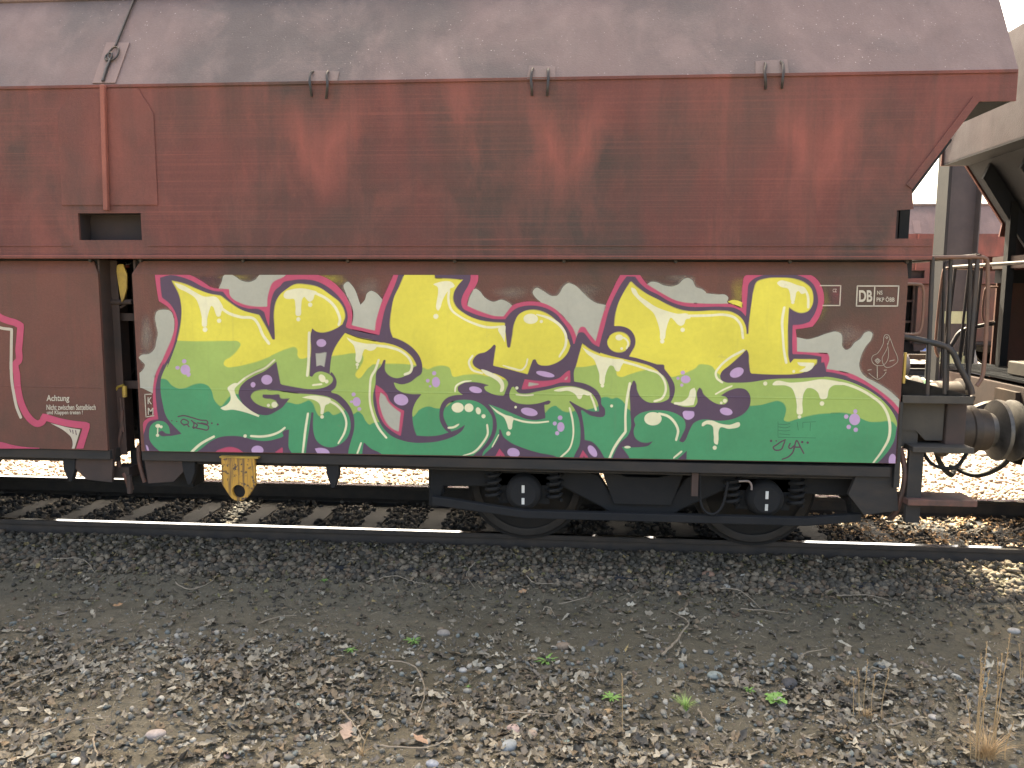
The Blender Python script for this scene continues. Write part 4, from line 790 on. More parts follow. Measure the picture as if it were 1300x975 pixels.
O('cream', 'F: 397,373', 50, 41); O('cream', 'F: 490,375', 37, 35); O('cream', 'F: 567,400', 21, 31, -15)
K('cream', 16, 'F: 320,540 362,536 408,510', taper=(1, .5)); K('cream', 16, 'F: 640,515 645,590 600,670 530,740 440,770', taper=(1, .5)); K('cream', 14, 'F: 375,240 380,200 430,165 510,152', taper=(1, .4))
S('cream', 'F: 660,352! 700,383 790,434 858,460 850,500 835,555 822,555 805,510 780,455 720,415'); K('cream', 14, 'F: 850,463 950,490 1060,497 1145,488'); K('cream', 12, 'F: 880,265 950,272 1020,268'); K('cream', 8, 'F: 735,598 680,700')
K('cream', 14, 'F: 1225,235 1300,218'); S('cream', 'H: 20,235 100,210 190,206 280,232 332,262 305,275 262,265 240,302 226,302 200,265 140,235 60,242'); K('cream', 16, 'H: 320,262 345,320 368,393'); K('cream', 14, 'H: 150,375 175,480 178,620 150,710 75,785')
S('cream', 'G: 255,720! 300,748 400,793 500,813 602,835 575,880 555,920 535,915 510,875 485,870 465,900 445,960 H: 427,182 412,182 395,90 G: 380,890 350,820 290,770'); K('cream', 18, 'G: 590,840 700,870 800,905 H: 890,95 938,170 942,240 910,300 850,322')
K('cream', 20, 'H: 648,172! 625,300 612,420 612,572! 560,640 510,720 480,790'); O('cream', 'H: 838,465', 72, 55); K('cream', 20, 'H: 890,423 960,443 1020,500 1045,560 1030,640')
S('cream', 'H: 1012,345! 1012,330! 1080,325 1130,285 1150,225 1180,208! 1190,230 1175,352! 1100,358'); O('cream', 'H: 628,700', 28, 10); K('cream', 14, 'H: 1010,788 1075,735'); K('cream', 18, 'H: 1248,520 1300,488')
S('cream', 'J: 70,512 100,485 150,480 220,505 300,515 385,500 388,515 300,548 220,540 212,560 208,650 200,680 182,675 170,600 155,520 110,510 80,528')
S('cream', 'G: 658,228 685,235 720,290 790,340 860,385 950,420 1040,445 1130,450 1148,480 1110,490 1095,530 1070,545 1045,535 1015,500 985,475 965,510 945,580 925,657 905,657 895,590 875,510 845,440 770,375 700,310 665,265')
K('cream', 20, 'G: 1120,462 1200,460 I: 130,458 270,455 340,475 390,530 412,645', taper=(1, 1)); K('cream', 14, 'G: 540,630 575,635 612,650 636,690 620,730'); O('cream', 'G: 560,640', 32, 24)
S('cream', 'I: 692,190 712,173 780,180 850,205 930,240 920,275 890,280 870,255 855,262 845,300 825,350 812,340 800,280 785,240 720,220'); K('cream', 20, 'I: 920,240 945,290 950,392'); K('cream', 20, 'I: 752,392 735,500 740,620 750,750 768,848')
K('cream', 18, 'I: 418,745 300,810 220,880 185,935 J: 195,130 240,165'); S('cream', 'I: 860,845! 1000,850! 990,885 940,922 870,920! 930,880 870,865')
S('cream', 'J: 655,178 670,162 800,168 930,158 1060,140 1150,150 L: 430,160 490,190! 430,188 380,190 345,215 315,300 J: 1055,302 1030,250 980,215 940,215 915,250 900,330 890,430 865,430 855,350 840,270 810,210 770,192')
K('cream', 22, 'L: 400,165 500,185 600,225 700,285 780,350 825,430 843,520 835,620 780,730 700,838', taper=(1, .6)); K('cream', 13, 'J: 185,262 250,225 320,195')
# signatures
for s_ in ['B: 430,448 470,440 540,455 620,478 670,485 676,505 620,500', 'B: 500,478 515,490 512,508 490,515 465,508 452,490 470,470 500,478', 'B: 478,520 500,510 520,532', 'B: 540,480 560,500 555,545 590,520 560,495', 'B: 590,500 640,510 682,530 675,555 620,550 550,535']: K('marker', 11, s_)
for s_ in ['J: 760,640 735,650 690,680 660,705 668,718 730,715 745,680 755,655', 'J: 800,670 790,705 800,712 830,690', 'J: 840,690 820,745 785,780 735,800', 'J: 830,715 855,645 885,700 912,750', 'J: 838,700 880,700']: K('marker', 12, s_)
for s_, r_ in [('B: 418,488', 6), ('B: 378,482', 6), ('B: 708,502', 8), ('B: 757,512', 9), ('J: 643,648', 11), ('J: 685,648', 7), ('J: 900,658', 11), ('J: 945,662', 11)]: O('marker', s_, r_)
K('dgreen', 5, 'J: 700,490 700,618! 1010,624!')
for s_ in ['J: 705,510 760,512 800,505', 'J: 705,532 765,540 800,530', 'J: 705,560 760,566 800,560', 'J: 712,590 800,598', 'J: 858,495! 868,560!', 'J: 905,495 1010,490', 'J: 968,500 965,565', 'J: 905,500 905,540']: K('dgreen', 5, s_)
# --- resolve all overlapping coats into one flat sheet per colour
PANEL = np.array([(176, 349.5), (1149, 349.5), (1142, 500), (1137.5, 589), (720, 580.6), (520, 577.3), (400, 575.5), (189, 573), (181, 573), (176.5, 500), (168.5, 350)])
PANEL[0] = (168.6, 349.4); PANEL = PANEL[[0, 1, 2, 3, 4, 5, 6, 7, 8, 9]]
PANEL = np.array([(170, 348.9), (1149.5, 349.3), (1142.2, 500), (1136.6, 588.2), (720, 580.4), (520, 577.2), (400, 575.2), (184, 572.6), (178.5, 500)])
def pip(P, poly):
    x, y = P[:, 0], P[:, 1]; c = np.zeros(len(P), int); a = poly; b = np.roll(poly, -1, 0)
    for (ax, ay), (bx, by) in zip(a, b):
        cr = (bx-ax)*(y-ay)-(x-ax)*(by-ay)
        c += ((ay <= y) & (by > y) & (cr > 0)).astype(int)-((ay > y) & (by <= y) & (cr < 0)).astype(int)
    return c != 0
def resolve(shapes, panel, ycoat, parent, names, fill=None, clip=()):
    vs = []; es = []
    for _, P in [('', panel)]+shapes:
        b = len(vs); n = len(P); vs += [Vector((float(p[0]), float(p[1]))) for p in P]; es += [(b+i, b+(i+1) % n) for i in range(n)]
    vo, eo, fo, *_ = delaunay_2d_cdt(vs, es, [], 0, 1e-4)
    V = np.array([(v.x, v.y) for v in vo]); Fc = np.array([f for f in fo if len(f) == 3]); C_ = V[Fc].mean(1)
    col = np.full(len(Fc), -1); inside = pip(C_, panel); fin = pip(C_, fill) if fill is not None else None
    cols = list(dict.fromkeys(c for c, _ in shapes))
    for k, (c, P) in enumerate(shapes):
        lo, hi = P.min(0), P.max(0); idx = np.where((C_ >= lo).all(1) & (C_ <= hi).all(1) & inside)[0]
        if not len(idx): continue
        m = pip(C_[idx], P)
        if k in clip: m &= fin[idx]
        col[idx[m]] = cols.index(c)
    objs = []
    for ci, c in enumerate(cols):
        sel = Fc[col == ci]
        if not len(sel): continue
        used = np.unique(sel); mp = -np.ones(len(V), int); mp[used] = np.arange(len(used))
        Wv = np.array([tuple(L(V[u, 0], V[u, 1], ycoat)) for u in used]); tri = mp[sel]
        a, b_, c_ = Wv[tri[:, 0]], Wv[tri[:, 1]], Wv[tri[:, 2]]; nn_ = np.cross(b_-a, c_-a)[:, 1]; tri[nn_ > 0] = tri[nn_ > 0][:, ::-1]
        nm = {'grey': 'grey_cloud', 'cream': 'cream_highlight', 'lilac': 'lilac_bubble', 'pink': 'pink_outline', 'marker': 'signature_line', 'white': 'white_line'}.get(c)
        if nm is None: objs.append(np_mesh(c+'_spray_paint', Wv, tri, M['p_'+c], None, parent)); continue
        lab = np.arange(len(Wv))
        while True:
            mn = lab[tri].min(1); new = lab.copy()
            for q in range(3): np.minimum.at(new, tri[:, q], mn)
            if (new == lab).all(): break
            lab = new
        tl = lab[tri[:, 0]]
        for g in np.unique(tl):
            tt = tri[tl == g]; us, inv = np.unique(tt, return_inverse=True)
            objs.append(np_mesh(nm, Wv[us], inv.reshape(-1, 3), M['p_'+c], None, parent))
    return objs
clipset = {i for i, (c, P) in enumerate(SHAPES) if P is LIME or P is GREEN}
GR = resolve(SHAPES, PANEL, YP-.003, FLAP, {}, FILL, clipset)
for o in GR:
    lb_ = {'purple': 'dark purple outline and shadow of the letters', 'yellow': 'yellow upper fill of the letters', 'lime': 'light green middle fill of the letters', 'green': 'dark green lower fill of the letters'}.get(o.name.split('_')[0])
    if lb_ and 'spray' in o.name: o['label'] = lb_
# --- soft overspray along the real colour edges
def colour_at(P, shapes, panel, fill, clip):
    col = np.full(len(P), -1); ins = pip(P, panel); fin = pip(P, fill); cols = list(dict.fromkeys(c for c, _ in shapes))
    for k, (c, Q) in enumerate(shapes):
        lo, hi = Q.min(0), Q.max(0); idx = np.where((P >= lo).all(1) & (P <= hi).all(1) & ins)[0]
        if not len(idx): continue
        m = pip(P[idx], Q)
        if k in clip: m &= fin[idx]
        col[idx[m]] = cols.index(c)
    col[~ins] = -9; return col, cols
def fogmat(c):
    m = M['p_'+c].copy(); m.name = c+'_overspray'; nt = m.node_tree; out = next(n for n in nt.nodes if n.type == 'OUTPUT_MATERIAL'); b = next(n for n in nt.nodes if n.type == 'BSDF_PRINCIPLED')
    a = nt.nodes.new('ShaderNodeVertexColor'); a.layer_name = 'tint'; g = nt.nodes.new('ShaderNodeNewGeometry')
    nz = nt.nodes.new('ShaderNodeTexNoise'); nz.inputs['Scale'].default_value = 260; nz.inputs['Detail'].default_value = 2; nt.links.new(g.outputs['Position'], nz.inputs['Vector'])
    mm = nt.nodes.new('ShaderNodeMath'); mm.operation = 'MULTIPLY'; sp = nt.nodes.new('ShaderNodeSeparateColor'); nt.links.new(a.outputs[0], sp.inputs[0]); nt.links.new(sp.outputs[0], mm.inputs[0])
    rr = nt.nodes.new('ShaderNodeMapRange'); rr.inputs[1].default_value = .3; rr.inputs[2].default_value = .7; rr.inputs[3].default_value = .55; rr.inputs[4].default_value = 1.3; nt.links.new(nz.outputs[0], rr.inputs[0]); nt.links.new(rr.outputs[0], mm.inputs[1])
    tr = nt.nodes.new('ShaderNodeBsdfTransparent'); mx = nt.nodes.new('ShaderNodeMixShader'); nt.links.new(mm.outputs[0], mx.inputs[0]); nt.links.new(tr.outputs[0], mx.inputs[1]); nt.links.new(b.outputs[0], mx.inputs[2]); nt.links.new(mx.outputs[0], out.inputs[0]); return m
def overspray(shapes, panel, fill, clip, parent):
    wid = dict(pink=2.6, grey=3.2, purple=1.7, yellow=2.0, lime=1.8, green=1.9, cream=1.1, lilac=1.3)
    acc = {}
    for k, (c, Q) in enumerate(shapes):
        if c not in wid: continue
        # resample the outline evenly
        Qc = np.vstack([Q, Q[:1]]); seg = np.hypot(*np.diff(Qc, axis=0).T); keep = seg > 1e-6
        cum = np.concatenate([[0], np.cumsum(seg)]); n = max(8, int(cum[-1]/2.0)); u = np.linspace(0, cum[-1], n, endpoint=False)
        P = np.stack([np.interp(u, cum, Qc[:, 0]), np.interp(u, cum, Qc[:, 1])], 1)
        T = np.roll(P, -1, 0)-np.roll(P, 1, 0); T /= np.hypot(*T.T)[:, None]+1e-9; area = .5*np.sum(P[:, 0]*np.roll(P[:, 1], -1)-np.roll(P[:, 0], -1)*P[:, 1]); N = np.stack([T[:, 1], -T[:, 0]], 1)*(1 if area > 0 else -1)
        acc.setdefault(c, []).append((P, N))
    items = [(c, P, N) for c, lst in acc.items() for P, N in lst]; ws = []
    for c, P, N in items: ws.append(np.clip(wid[c]*(.75+.5*np.sin(np.cumsum(rng.normal(0, .25, len(P))))), .5, 6))
    PP = np.vstack([P for _, P, _ in items]); NN = np.vstack([N for _, _, N in items]); WW = np.concatenate(ws)
    CI, cols = colour_at(PP-NN*.5, shapes, panel, fill, clip); CO, _ = colour_at(PP+NN*.6, shapes, panel, fill, clip); FI = pip(PP+NN*WW[:, None], panel)
    out = {}; o_ = 0; BV, BC, BF = [], [], []
    for (c, P, N), w in zip(items, ws):
        n = len(P); ci = cols.index(c); cin = CI[o_:o_+n]; cout = CO[o_:o_+n]; ok = (cin == ci) & (cout != ci) & (cout != -9) & FI[o_:o_+n]; o_ += n
        if c != 'cream' and c != 'lilac': ok &= (cout != cols.index('cream')) & (cout != cols.index('lilac'))
        rgb = lambda k_: np.array(s2l(PC[cols[k_]]))*PAINT_GAIN
        soft = {'cream': .45, 'lilac': .6, 'purple': .8, 'pink': .9}.get(c, 1.1)
        for i in range(n):
            j = (i+1) % n
            if ok[i] and ok[j] and cout[i] >= 0 and cout[j] >= 0:
                b2 = len(BV); sw = .55+.3*math.sin(i*.13)
                BV.extend([P[i]-N[i]*soft*.55, P[i]+N[i]*soft*(.7+.5*math.sin(i*.21)), P[j]-N[j]*soft*.55, P[j]+N[j]*soft*(.7+.5*math.sin((i+1)*.21))]); ci_ = rgb(ci); BC.extend([ci_, rgb(cout[i]), ci_, rgb(cout[j])]); BF.append((b2, b2+2, b2+3, b2+1))
        ok = ok & (cout < 0)
        V, A, F = out.setdefault(c, ([], [], [])); b = len(V)
        for i in range(n):
            V += [P[i]-N[i]*.1, P[i]+N[i]*w[i]*.4, P[i]+N[i]*w[i]]; A += [.4, .18, 0.]
        for i in range(n):
            j = (i+1) % n
            if ok[i] and ok[j]: F += [(b+3*i, b+3*j, b+3*j+1, b+3*i+1), (b+3*i+1, b+3*j+1, b+3*j+2, b+3*i+2)]
    Wv = np.array([tuple(L(p[0], p[1], YP-.00322)) for p in BV]); o = np_mesh('blended_edges', Wv, np.array(BF), M['p_blend'], np.array(BC), parent); o['kind'] = 'stuff'
    for q, (c, (V, A, F)) in enumerate(out.items()):
        if not F: continue
        yy = YP-.00325-.00003*q
        Wv = np.array([tuple(L(p[0], p[1], yy)) for p in V]); t3 = np.repeat(np.array(A)[:, None], 3, 1)
        o = np_mesh(c+'_overspray', Wv, np.array(F), fogmat(c), t3, parent); o['kind'] = 'stuff'
overspray(SHAPES, PANEL, FILL, clipset, FLAP)
def stray(c, cx, cy, rx, ry, a0, k):
    n = 20; V = [(cx, cy)]; A = [a0]
    for q, al in ((.45, a0*.6), (1.0, 0.)):
        for i in range(n):
            a = 2*PI*i/n; V.append((cx+rx*q*math.cos(a)*(1+.15*math.sin(3*a+k)), cy+ry*q*math.sin(a))); A.append(al)
    V = [(min(max(x, 172), 1146), min(max(y, 349.2), 572)) for x, y in V]
    F = [(0, 1+i, 1+(i+1) % n, 1+(i+1) % n) for i in range(n)]
    tri = np.array([(0, 1+i, 1+(i+1) % n) for i in range(n)]+[q for i in range(n) for q in ((1+i, 1+n+i, 1+n+(i+1) % n), (1+i, 1+n+(i+1) % n, 1+(i+1) % n))])
    Wv = np.array([tuple(L(x, y, YP-.0008-.0001*k)) for x, y in V]); o = np_mesh('stray_spray', Wv, tri, fogmat(c), np.repeat(np.array(A)[:, None], 3, 1), FLAP); o['kind'] = 'stuff'
for k, a in enumerate([('yellow', 420, 354, 22, 12, .3), ('yellow', 395, 352, 30, 8, .2), ('yellow', 940, 372, 16, 22, .28), ('yellow', 1040, 385, 14, 26, .22), ('grey', 650, 372, 26, 10, .25), ('grey', 470, 366, 18, 16, .2), ('grey', 865, 352, 22, 9, .25), ('grey', 186, 425, 10, 30, .35), ('grey', 1075, 425, 26, 16, .22), ('purple', 265, 356, 30, 10, .3), ('grey', 735, 372, 30, 14, .25), ('yellow', 300, 352, 24, 6, .2), ('pink', 1062, 372, 10, 22, .2)]): stray(*a, k)
# --- graffiti on the left flap
SHAPES2 = []; SV = SHAPES; SHAPES = SHAPES2
T2 = dict(P=(0, 320), Q=(0, 460)); s6 = 975/160
K('pink', 52, 'P: -40,470 0,505 60,530 120,548 160,570! 155,640 145,750 135,850 Q: 130,0 130,100 140,220 165,320 210,410 250,455 290,475 330,455 340,420! 355,425 450,455 570,478 672,488! 650,560 610,690', T2, s6)
K('white', 22, 'P: -20,580 20,590 90,598! 88,700 85,900 Q: 85,0 90,130 110,260 130,350 160,425', T2, s6)
S('pink', 'Q: -30,612! 0,615 100,640 200,655 305,662! 305,690! -30,690!', T2, s6)
S('white', 'Q: 390,470! 450,485 530,505 622,520! 600,590 570,690! 545,690! 562,640 550,580 510,540', T2, s6)
for s_ in ['Q: 540,520 548,540', 'Q: 562,525 566,550', 'Q: 585,528 590,560']: K('marker', 7, s_, T2, s6)
PAN2 = np.array([(-8, 346), (121.5, 348), (128, 460), (134.5, 569.5), (-8, 569.5)])
GR2 = resolve(SHAPES2, PAN2, YP-.003, FLAP_L, {})
SHAPES = SV
# --- stencilled lettering
def lines_mesh(strokes, w, Y, name, parent, tiles=TO, sc=6.5, mat='p_white', th=.0004):
    mb = MB()
    for st in strokes:
        P = parse(st, tiles, sc)
        for a, b in zip(P[:-1], P[1:]):
            A_, B_ = L(a[0], a[1], Y), L(b[0], b[1], Y); d = (B_-A_); l = d.length
            if l < 1e-6: continue
            d /= l; n_ = Vector((-d.z, 0, d.x))*w/2; mb.add([A_-n_-d*w*.3, B_-n_+d*w*.3, B_+n_+d*w*.3, A_+n_-d*w*.3], [(0, 1, 2, 3)])
    return mb.build(name, M[mat], parent, recalc=False)
def text(s, px0, py0, px1, py1, Y, parent, name='stencil_lettering', tiles=None, bold=.0, mat='p_white', shear=0):
    """fits string s into the pixel box on plane Y"""
    cu = bpy.data.curves.new('t', 'FONT'); cu.body = s; cu.offset = bold; cu.fill_mode = 'FRONT'; to = bpy.data.objects.new('t', cu); COL.objects.link(to)
    dg = bpy.context.evaluated_depsgraph_get(); dg.update(); me = bpy.data.meshes.new_from_object(to.evaluated_get(dg)); bpy.data.objects.remove(to)
    n = len(me.vertices); co = np.zeros(n*3, np.float32); me.vertices.foreach_get('co', co); co = co.reshape(-1, 3)
    lo, hi = co.min(0), co.max(0); u = (co[:, 0]-lo[0])/(hi[0]-lo[0]); v = (co[:, 1]-lo[1])/(hi[1]-lo[1])
    A_, B_, D_ = L(px0, py1, Y), L(px1, py1, Y), L(px0, py0, Y)
    out = np.array([tuple(A_+(B_-A_)*float(a)+(D_-A_)*float(b)) for a, b in zip(u, v)]); me.vertices.foreach_set('co', out.astype(np.float32).ravel())
    me.materials.clear(); me.materials.append(M[mat]); me.update(); o = bpy.data.objects.new(name, me); COL.objects.link(o); o.parent = parent
    o['label'] = 'white stencilled ' + {'DB': 'letters DB'}.get(s, 'text '+s.replace('\n', ' ')) ; return o
YL = YP-.0045
def kp(x, y): return 1000+x/6.5, 330+y/6.5
lines_mesh(['K: 268,212 438,212 430,376 290,376'], .0075, YL, 'stencil_frame', FLAP)
lines_mesh(['K: 575,215 917,215 906,380 567,380 575,215', 'K: 719,218 711,378'], .0085, YL, 'stencil_frame', FLAP)
lines_mesh(['B: 210,262 155,265 165,450 230,440'], .0075, YL, 'stencil_frame', FLAP)
text('DB', *kp(588, 250), *kp(698, 346), YL, FLAP, bold=.03); text('NS', *kp(738, 253), *kp(782, 287), YL, FLAP, bold=.015); text('PKP ÖBB', *kp(734, 302), *kp(882, 345), YL, FLAP, bold=.015)
text('CZ', *kp(372, 238), *kp(404, 266), YL, FLAP, bold=.01)
text('K', 160+178/6.5, 460+288/6.5, 160+214/6.5, 460+345/6.5, YL, FLAP, bold=.02); text('M', 160+180/6.5, 460+375/6.5, 160+226/6.5, 460+432/6.5, YL, FLAP, bold=.02)
text('Achtung', 59, 501.5, 88, 511.5, YL, FLAP_L, bold=.02); text('Nicht zwischen Sattelblech', 59, 513.5, 121.5, 520.5, YL, FLAP_L, bold=.018); text('und Klappen treten !', 59.5, 521, 105, 527.5, YL, FLAP_L, bold=.018)
def sm(s): return ' '.join('%g,%g' % ((x-1000)*6.5, (y-330)*6.5) for x, y in spline(parse(s), False, 1.2))
lines_mesh(['K: '+sm('K: 735,872 708,855 692,820 700,795 740,770 770,730 790,680 792,645 805,618 830,620 842,645 830,680 820,730 800,770 780,810 785,850 810,885 840,885 880,865 908,835 905,800 880,740 850,660 842,640'),
            'K: '+sm('K: 735,872 790,868 822,830 832,760 822,690'), 'K: 720,830 742,812 765,832 742,855 720,830', 'K: 732,830 742,822 752,832 742,842 732,830', 'K: '+sm('K: 808,640 818,632 828,640 818,650 808,640'), 'K: 840,835 880,825', 'K: 738,875 740,975', 'K: '+sm('K: 670,935 700,960 740,985 790,955 812,925'), 'K: 660,910 690,905', 'K: 795,910 815,908'], .0042, YL, 'balloon_scrawl', FLAP)['label'] = 'thin cream line drawing of a balloon shape'
# ================================================================== LINESIDE THINGS BEYOND THE TRAIN
m = MB(); r = root('lighting_mast', (W(1209, 400, 9.0).x, 9.0, -.2)); w_ = .30
m.box(-w_, -w_+.02, -.2, .2, 0, 9); m.box(w_-.02, w_, -.2, .2, 0, 9); m.box(-w_+.02, w_-.02, -.02, .0, 0, 9); m.build('column', M['mast'], r)
m = MB(); m.box(-w_-.06, -w_-.002, -.26, .21, 0, 9); m.build('cable_duct', M['frame'], r)
m = MB(); m.box(-.45, .45, -.45, .45, 0, .5); m.build('footing', M['concrete'], r, bevel=.03)
for za, zb in ((1.62, 1.86), (.82, 1.06)):
    m = MB(); m.box(-w_+.022, w_-.022, -.026, -.021, za, zb); m.build('pale_band', M['band'], r)
tag(r, 'broad grey steel mast with pale green bands standing between the yard tracks', 'mast')
q = W(1222, 457, 12.6); m = MB(); b = .36
m.add([(-b, -b, 0), (b, -b, 0), (b, b, 0), (-b, b, 0), (-b*.35, -b*.35, 1.25), (b*.35, -b*.35, 1.25), (b*.35, b*.35, 1.25), (-b*.35, b*.35, 1.25)], [(3, 2, 1, 0), (4, 5, 6, 7), (0, 1, 5, 4), (1, 2, 6, 5), (2, 3, 7, 6), (3, 0, 4, 7)])
o = m.build('marker_stone', M['concrete'], bevel=.04); o.location = (q.x, 12.6, -.2); tag(o, 'grey concrete block tapering upwards, seen past the curved grab rail', 'concrete block')
q = W(1171, 460, 7.6); r = root('green_crate', (q.x, 7.6, -.19)); m = MB(); m.box(-.17, .17, -.12, .12, 0, .62); m.build('crate_body', M['green_plastic'], r)
for k in range(4):
    m = MB(); m.box(-.16+k*.095, -.135+k*.095, -.135, -.122, .02, .6); m.build('slat', M['white_mark'], r)
r.rotation_euler = (0, .35, 0); tag(r, 'tilted green crate with white slats lying on the pale ballast', 'crate')
# tarpaulin-blue heap far back
q = W(1165, 391, 22.6)
m = MB(); m.add([(-1.1, 0, 0), (1.1, 0, 0), (1.0, .7, 0), (-1.0, .7, 0), (-.8, .2, .3), (-.2, .3, .42), (.5, .2, .3), (.9, .4, .22)], [(0, 1, 6, 5, 4), (1, 2, 7, 6), (2, 3, 4, 5, 6, 7), (3, 0, 4), (3, 2, 1, 0)])
M['blue'] = simple('blue_tarpaulin', (.05, .12, .38), (.04, .09, .28), 5, .5)
o = m.build('tarpaulin', M['blue']); o.location = (q.x, 22.6, -.2); tag(o, 'crumpled blue tarpaulin lying beyond the distant train', 'tarpaulin')

# ================================================================== FOREGROUND THINGS
M['twig'] = simple('dry_twig', (.3, .25, .19), (.2, .165, .125), 30, .8); M['straw'] = simple('dry_straw', (.5, .34, .18), (.36, .26, .15), 20, .7)
M['weed'] = simple('weed_leaf', (.17, .32, .08), (.11, .22, .06), 30, .5); M['grass'] = simple('fresh_grass', (.3, .45, .12), (.2, .32, .09), 30, .5)
T3 = {'a': (0, 650), 'b': (433, 650), 'c': (866, 650)}
def twig(pts, rad, label, mat='twig'):
    P = []
    for i, (x, y, _) in enumerate(parse(pts, T3, 3.0)):
        g = ground_at(x, y); P.append(Vector((g[0], g[1], g[2]+.028+random.uniform(0, .02))))
    base = P[0].copy(); S_ = smooth_pts([p-base for p in P], 5); S_ = [p+Vector((random.gauss(0, .003), random.gauss(0, .003), 0)) for p in S_]
    n = len(S_); m = MB(); m.tube(S_, [rad*(1-.65*i/n) for i in range(n)], 5)
    o = m.build('twig', M[mat], smooth=60); o.location = base; tag(o, label, 'twig', 'twigs strewn on the ground')
TW = [('a: 205,205 300,203 335,222 362,250', 'brown bent twig left of the mossy patch near the ballast foot'), ('a: 670,290 700,308 745,310 800,290 832,258', 'thin curved twig shaped like a shallow bowl below the yellow jacking plate'),
      ('a: 20,700 90,655 170,630 260,606', 'long pale stem slanting at the left edge of the picture'), ('a: 120,880 200,850 300,815 420,800', 'upper one of the long stems at the lower left'), ('a: 105,965 200,945 290,925 360,880', 'lower one of the long stems at the lower left'),
      ('a: 990,440 1050,418 1130,410', 'straight short twig on the bare dirt band left of centre'), ('a: 780,418 795,440 803,455', 'tiny hooked twig on the bare dirt'), ('a: 360,885 365,930 375,965', 'upright looking stem beside the pinkish pebble'),
      ('a: 830,965 850,930 852,905', 'short dark twig at the bottom edge left of centre'), ('b: 95,288 160,272 215,270 270,285 335,297', 'thin wavy twig under the ballast left of centre'), ('b: 512,228 485,248 482,275 512,318', 'twig curved like a C at the foot of the ballast'),
      ('b: 705,270 735,290 790,297 830,292', 'twig under a leaf at the foot of the ballast, centre'), ('b: 830,368 880,360 940,342', 'straight twig on bare dirt right of the forked one'), ('b: 775,378 795,385 815,415', 'small forked twig on the bare dirt, centre'),
      ('b: 178,590 240,598 290,622 315,680 312,745 278,822', 'long reddish twig arching down like a walking stick handle'), ('b: 1222,560 1265,525 1300,480 1320,440 1250,395', 'thick crooked twig standing out on the dirt right of centre'), ('b: 150,922 230,918 330,930 400,890 430,850', 'long dark twig at the bottom edge, left of centre'),
      ('b: 865,755 900,800 985,868', 'straw coloured stalk slanting beside the pale bent leaf'), ('b: 620,792 720,794 820,790', 'level pale straw above the pinkish stones'), ('b: 0,775 50,840 95,895', 'stiff straw stalk slanting down beside the orange leaf'),
      ('c: 142,315 200,325 240,340 298,385', 'dark arching twig on the upper dirt band, right of centre'), ('c: 222,388 310,392 405,412', 'light twig just below the dark arching one'), ('c: 590,348 640,340 710,347 792,360', 'thin level twig below the ballast at the right'), ('c: 60,780 85,815 115,848', 'short pale stalk beside the grass tuft'), ('c: 455,580 470,555 550,535', 'faint curved stem on the dirt at the right'), ('c: 785,838 860,818 905,800', 'straw lying near the dry seed stalks')]
for s_, lb in TW: twig(s_, .0055 if 'thick' not in lb else .009, lb)
PB = [((198, 935), .085, (.34, .29, .27), 'rounded pinkish grey pebble at the lower left'), ((376, 897), .045, (.17, .25, .24), 'small blue green pebble among leaves at the left'), ((97, 968), .05, (.42, .43, .42), 'pale square edged stone at the bottom left'), ((289, 961), .04, (.4, .28, .25), 'small pink pebble at the bottom left of centre'),
      ((646, 950), .09, (.24, .26, .27), 'flat blue grey stone at the bottom centre'), ((652, 928), .075, (.36, .27, .25), 'pinkish flat stone right above the blue grey one'), ((675, 933), .055, (.3, .24, .2), 'brown pebble touching the pinkish flat stone'), ((772, 905), .05, (.34, .24, .14), 'tan orange pebble near the green seedling'), ((718, 943), .05, (.22, .28, .25), 'greenish square stone right of the pinkish ones'),
      ((588, 852), .05, (.38, .37, .35), 'light grey pebble on bare dirt at centre'), ((620, 852), .05, (.28, .29, .29), 'mid grey pebble right of the light grey one'), ((549, 972), .06, (.24, .26, .3), 'bluish pebble cut by the bottom edge'), ((908, 860), .08, (.22, .25, .24), 'long flat grey green stone at the edge of the leaf litter'), ((935, 861), .045, (.33, .32, .3), 'small pale stone right of the long flat one'),
      ((1002, 870), .10, (.07, .07, .075), 'dark lump of stone left of the dry stalks'), ((1120, 846), .05, (.32, .33, .33), 'single light pebble on the grey dirt at the right'), ((945, 738), .055, (.4, .38, .33), 'pale round pebble at the foot of the ballast, right'), ((922, 750), .06, (.3, .29, .26), 'oval pale stone left of the dark arching twig'), ((1287, 803), .07, (.34, .33, .31), 'flat pale stone at the right edge'),
      ((60, 915), .045, (.33, .32, .3), 'round light pebble near the left edge'), ((236, 840), .06, (.2, .21, .22), 'smooth blue grey pebble in the patch of grey stones'), ((278, 840), .05, (.3, .21, .13), 'rusty brown pebble in the patch of grey stones'), ((899, 730), .085, (.28, .17, .12), 'upright reddish rock at the foot of the ballast'), ((563, 805), .08, (.24, .22, .2), 'angular brownish stone on bare dirt above the weed'), ((715, 822), .085, (.22, .17, .13), 'flat brown stone above the rosette weed'), ((1185, 912), .05, (.36, .34, .32), 'pale rounded stone between leaf litter and tall dry stalks')]
for (px, py), s_, c, lb in PB:
    x, y, z = ground_at(px, py); V = ICO*(1+rng.uniform(-.15, .15, (12, 1))); V = V*np.array([1.0, .75, .5])*s_*.8
    a = rng.uniform(0, 3.1); V = V @ rotz_np(np.array([a]))[0].T
    o = np_mesh('pebble', V, ICF, M['stone'], np.repeat([c], 12, 0)); o.location = (x, y, z+s_*.12)
    sd = o.modifiers.new('sub', 'SUBSURF'); sd.levels = 2; sd.render_levels = 2; tag(o, lb, 'stone', 'larger pebbles in the foreground')
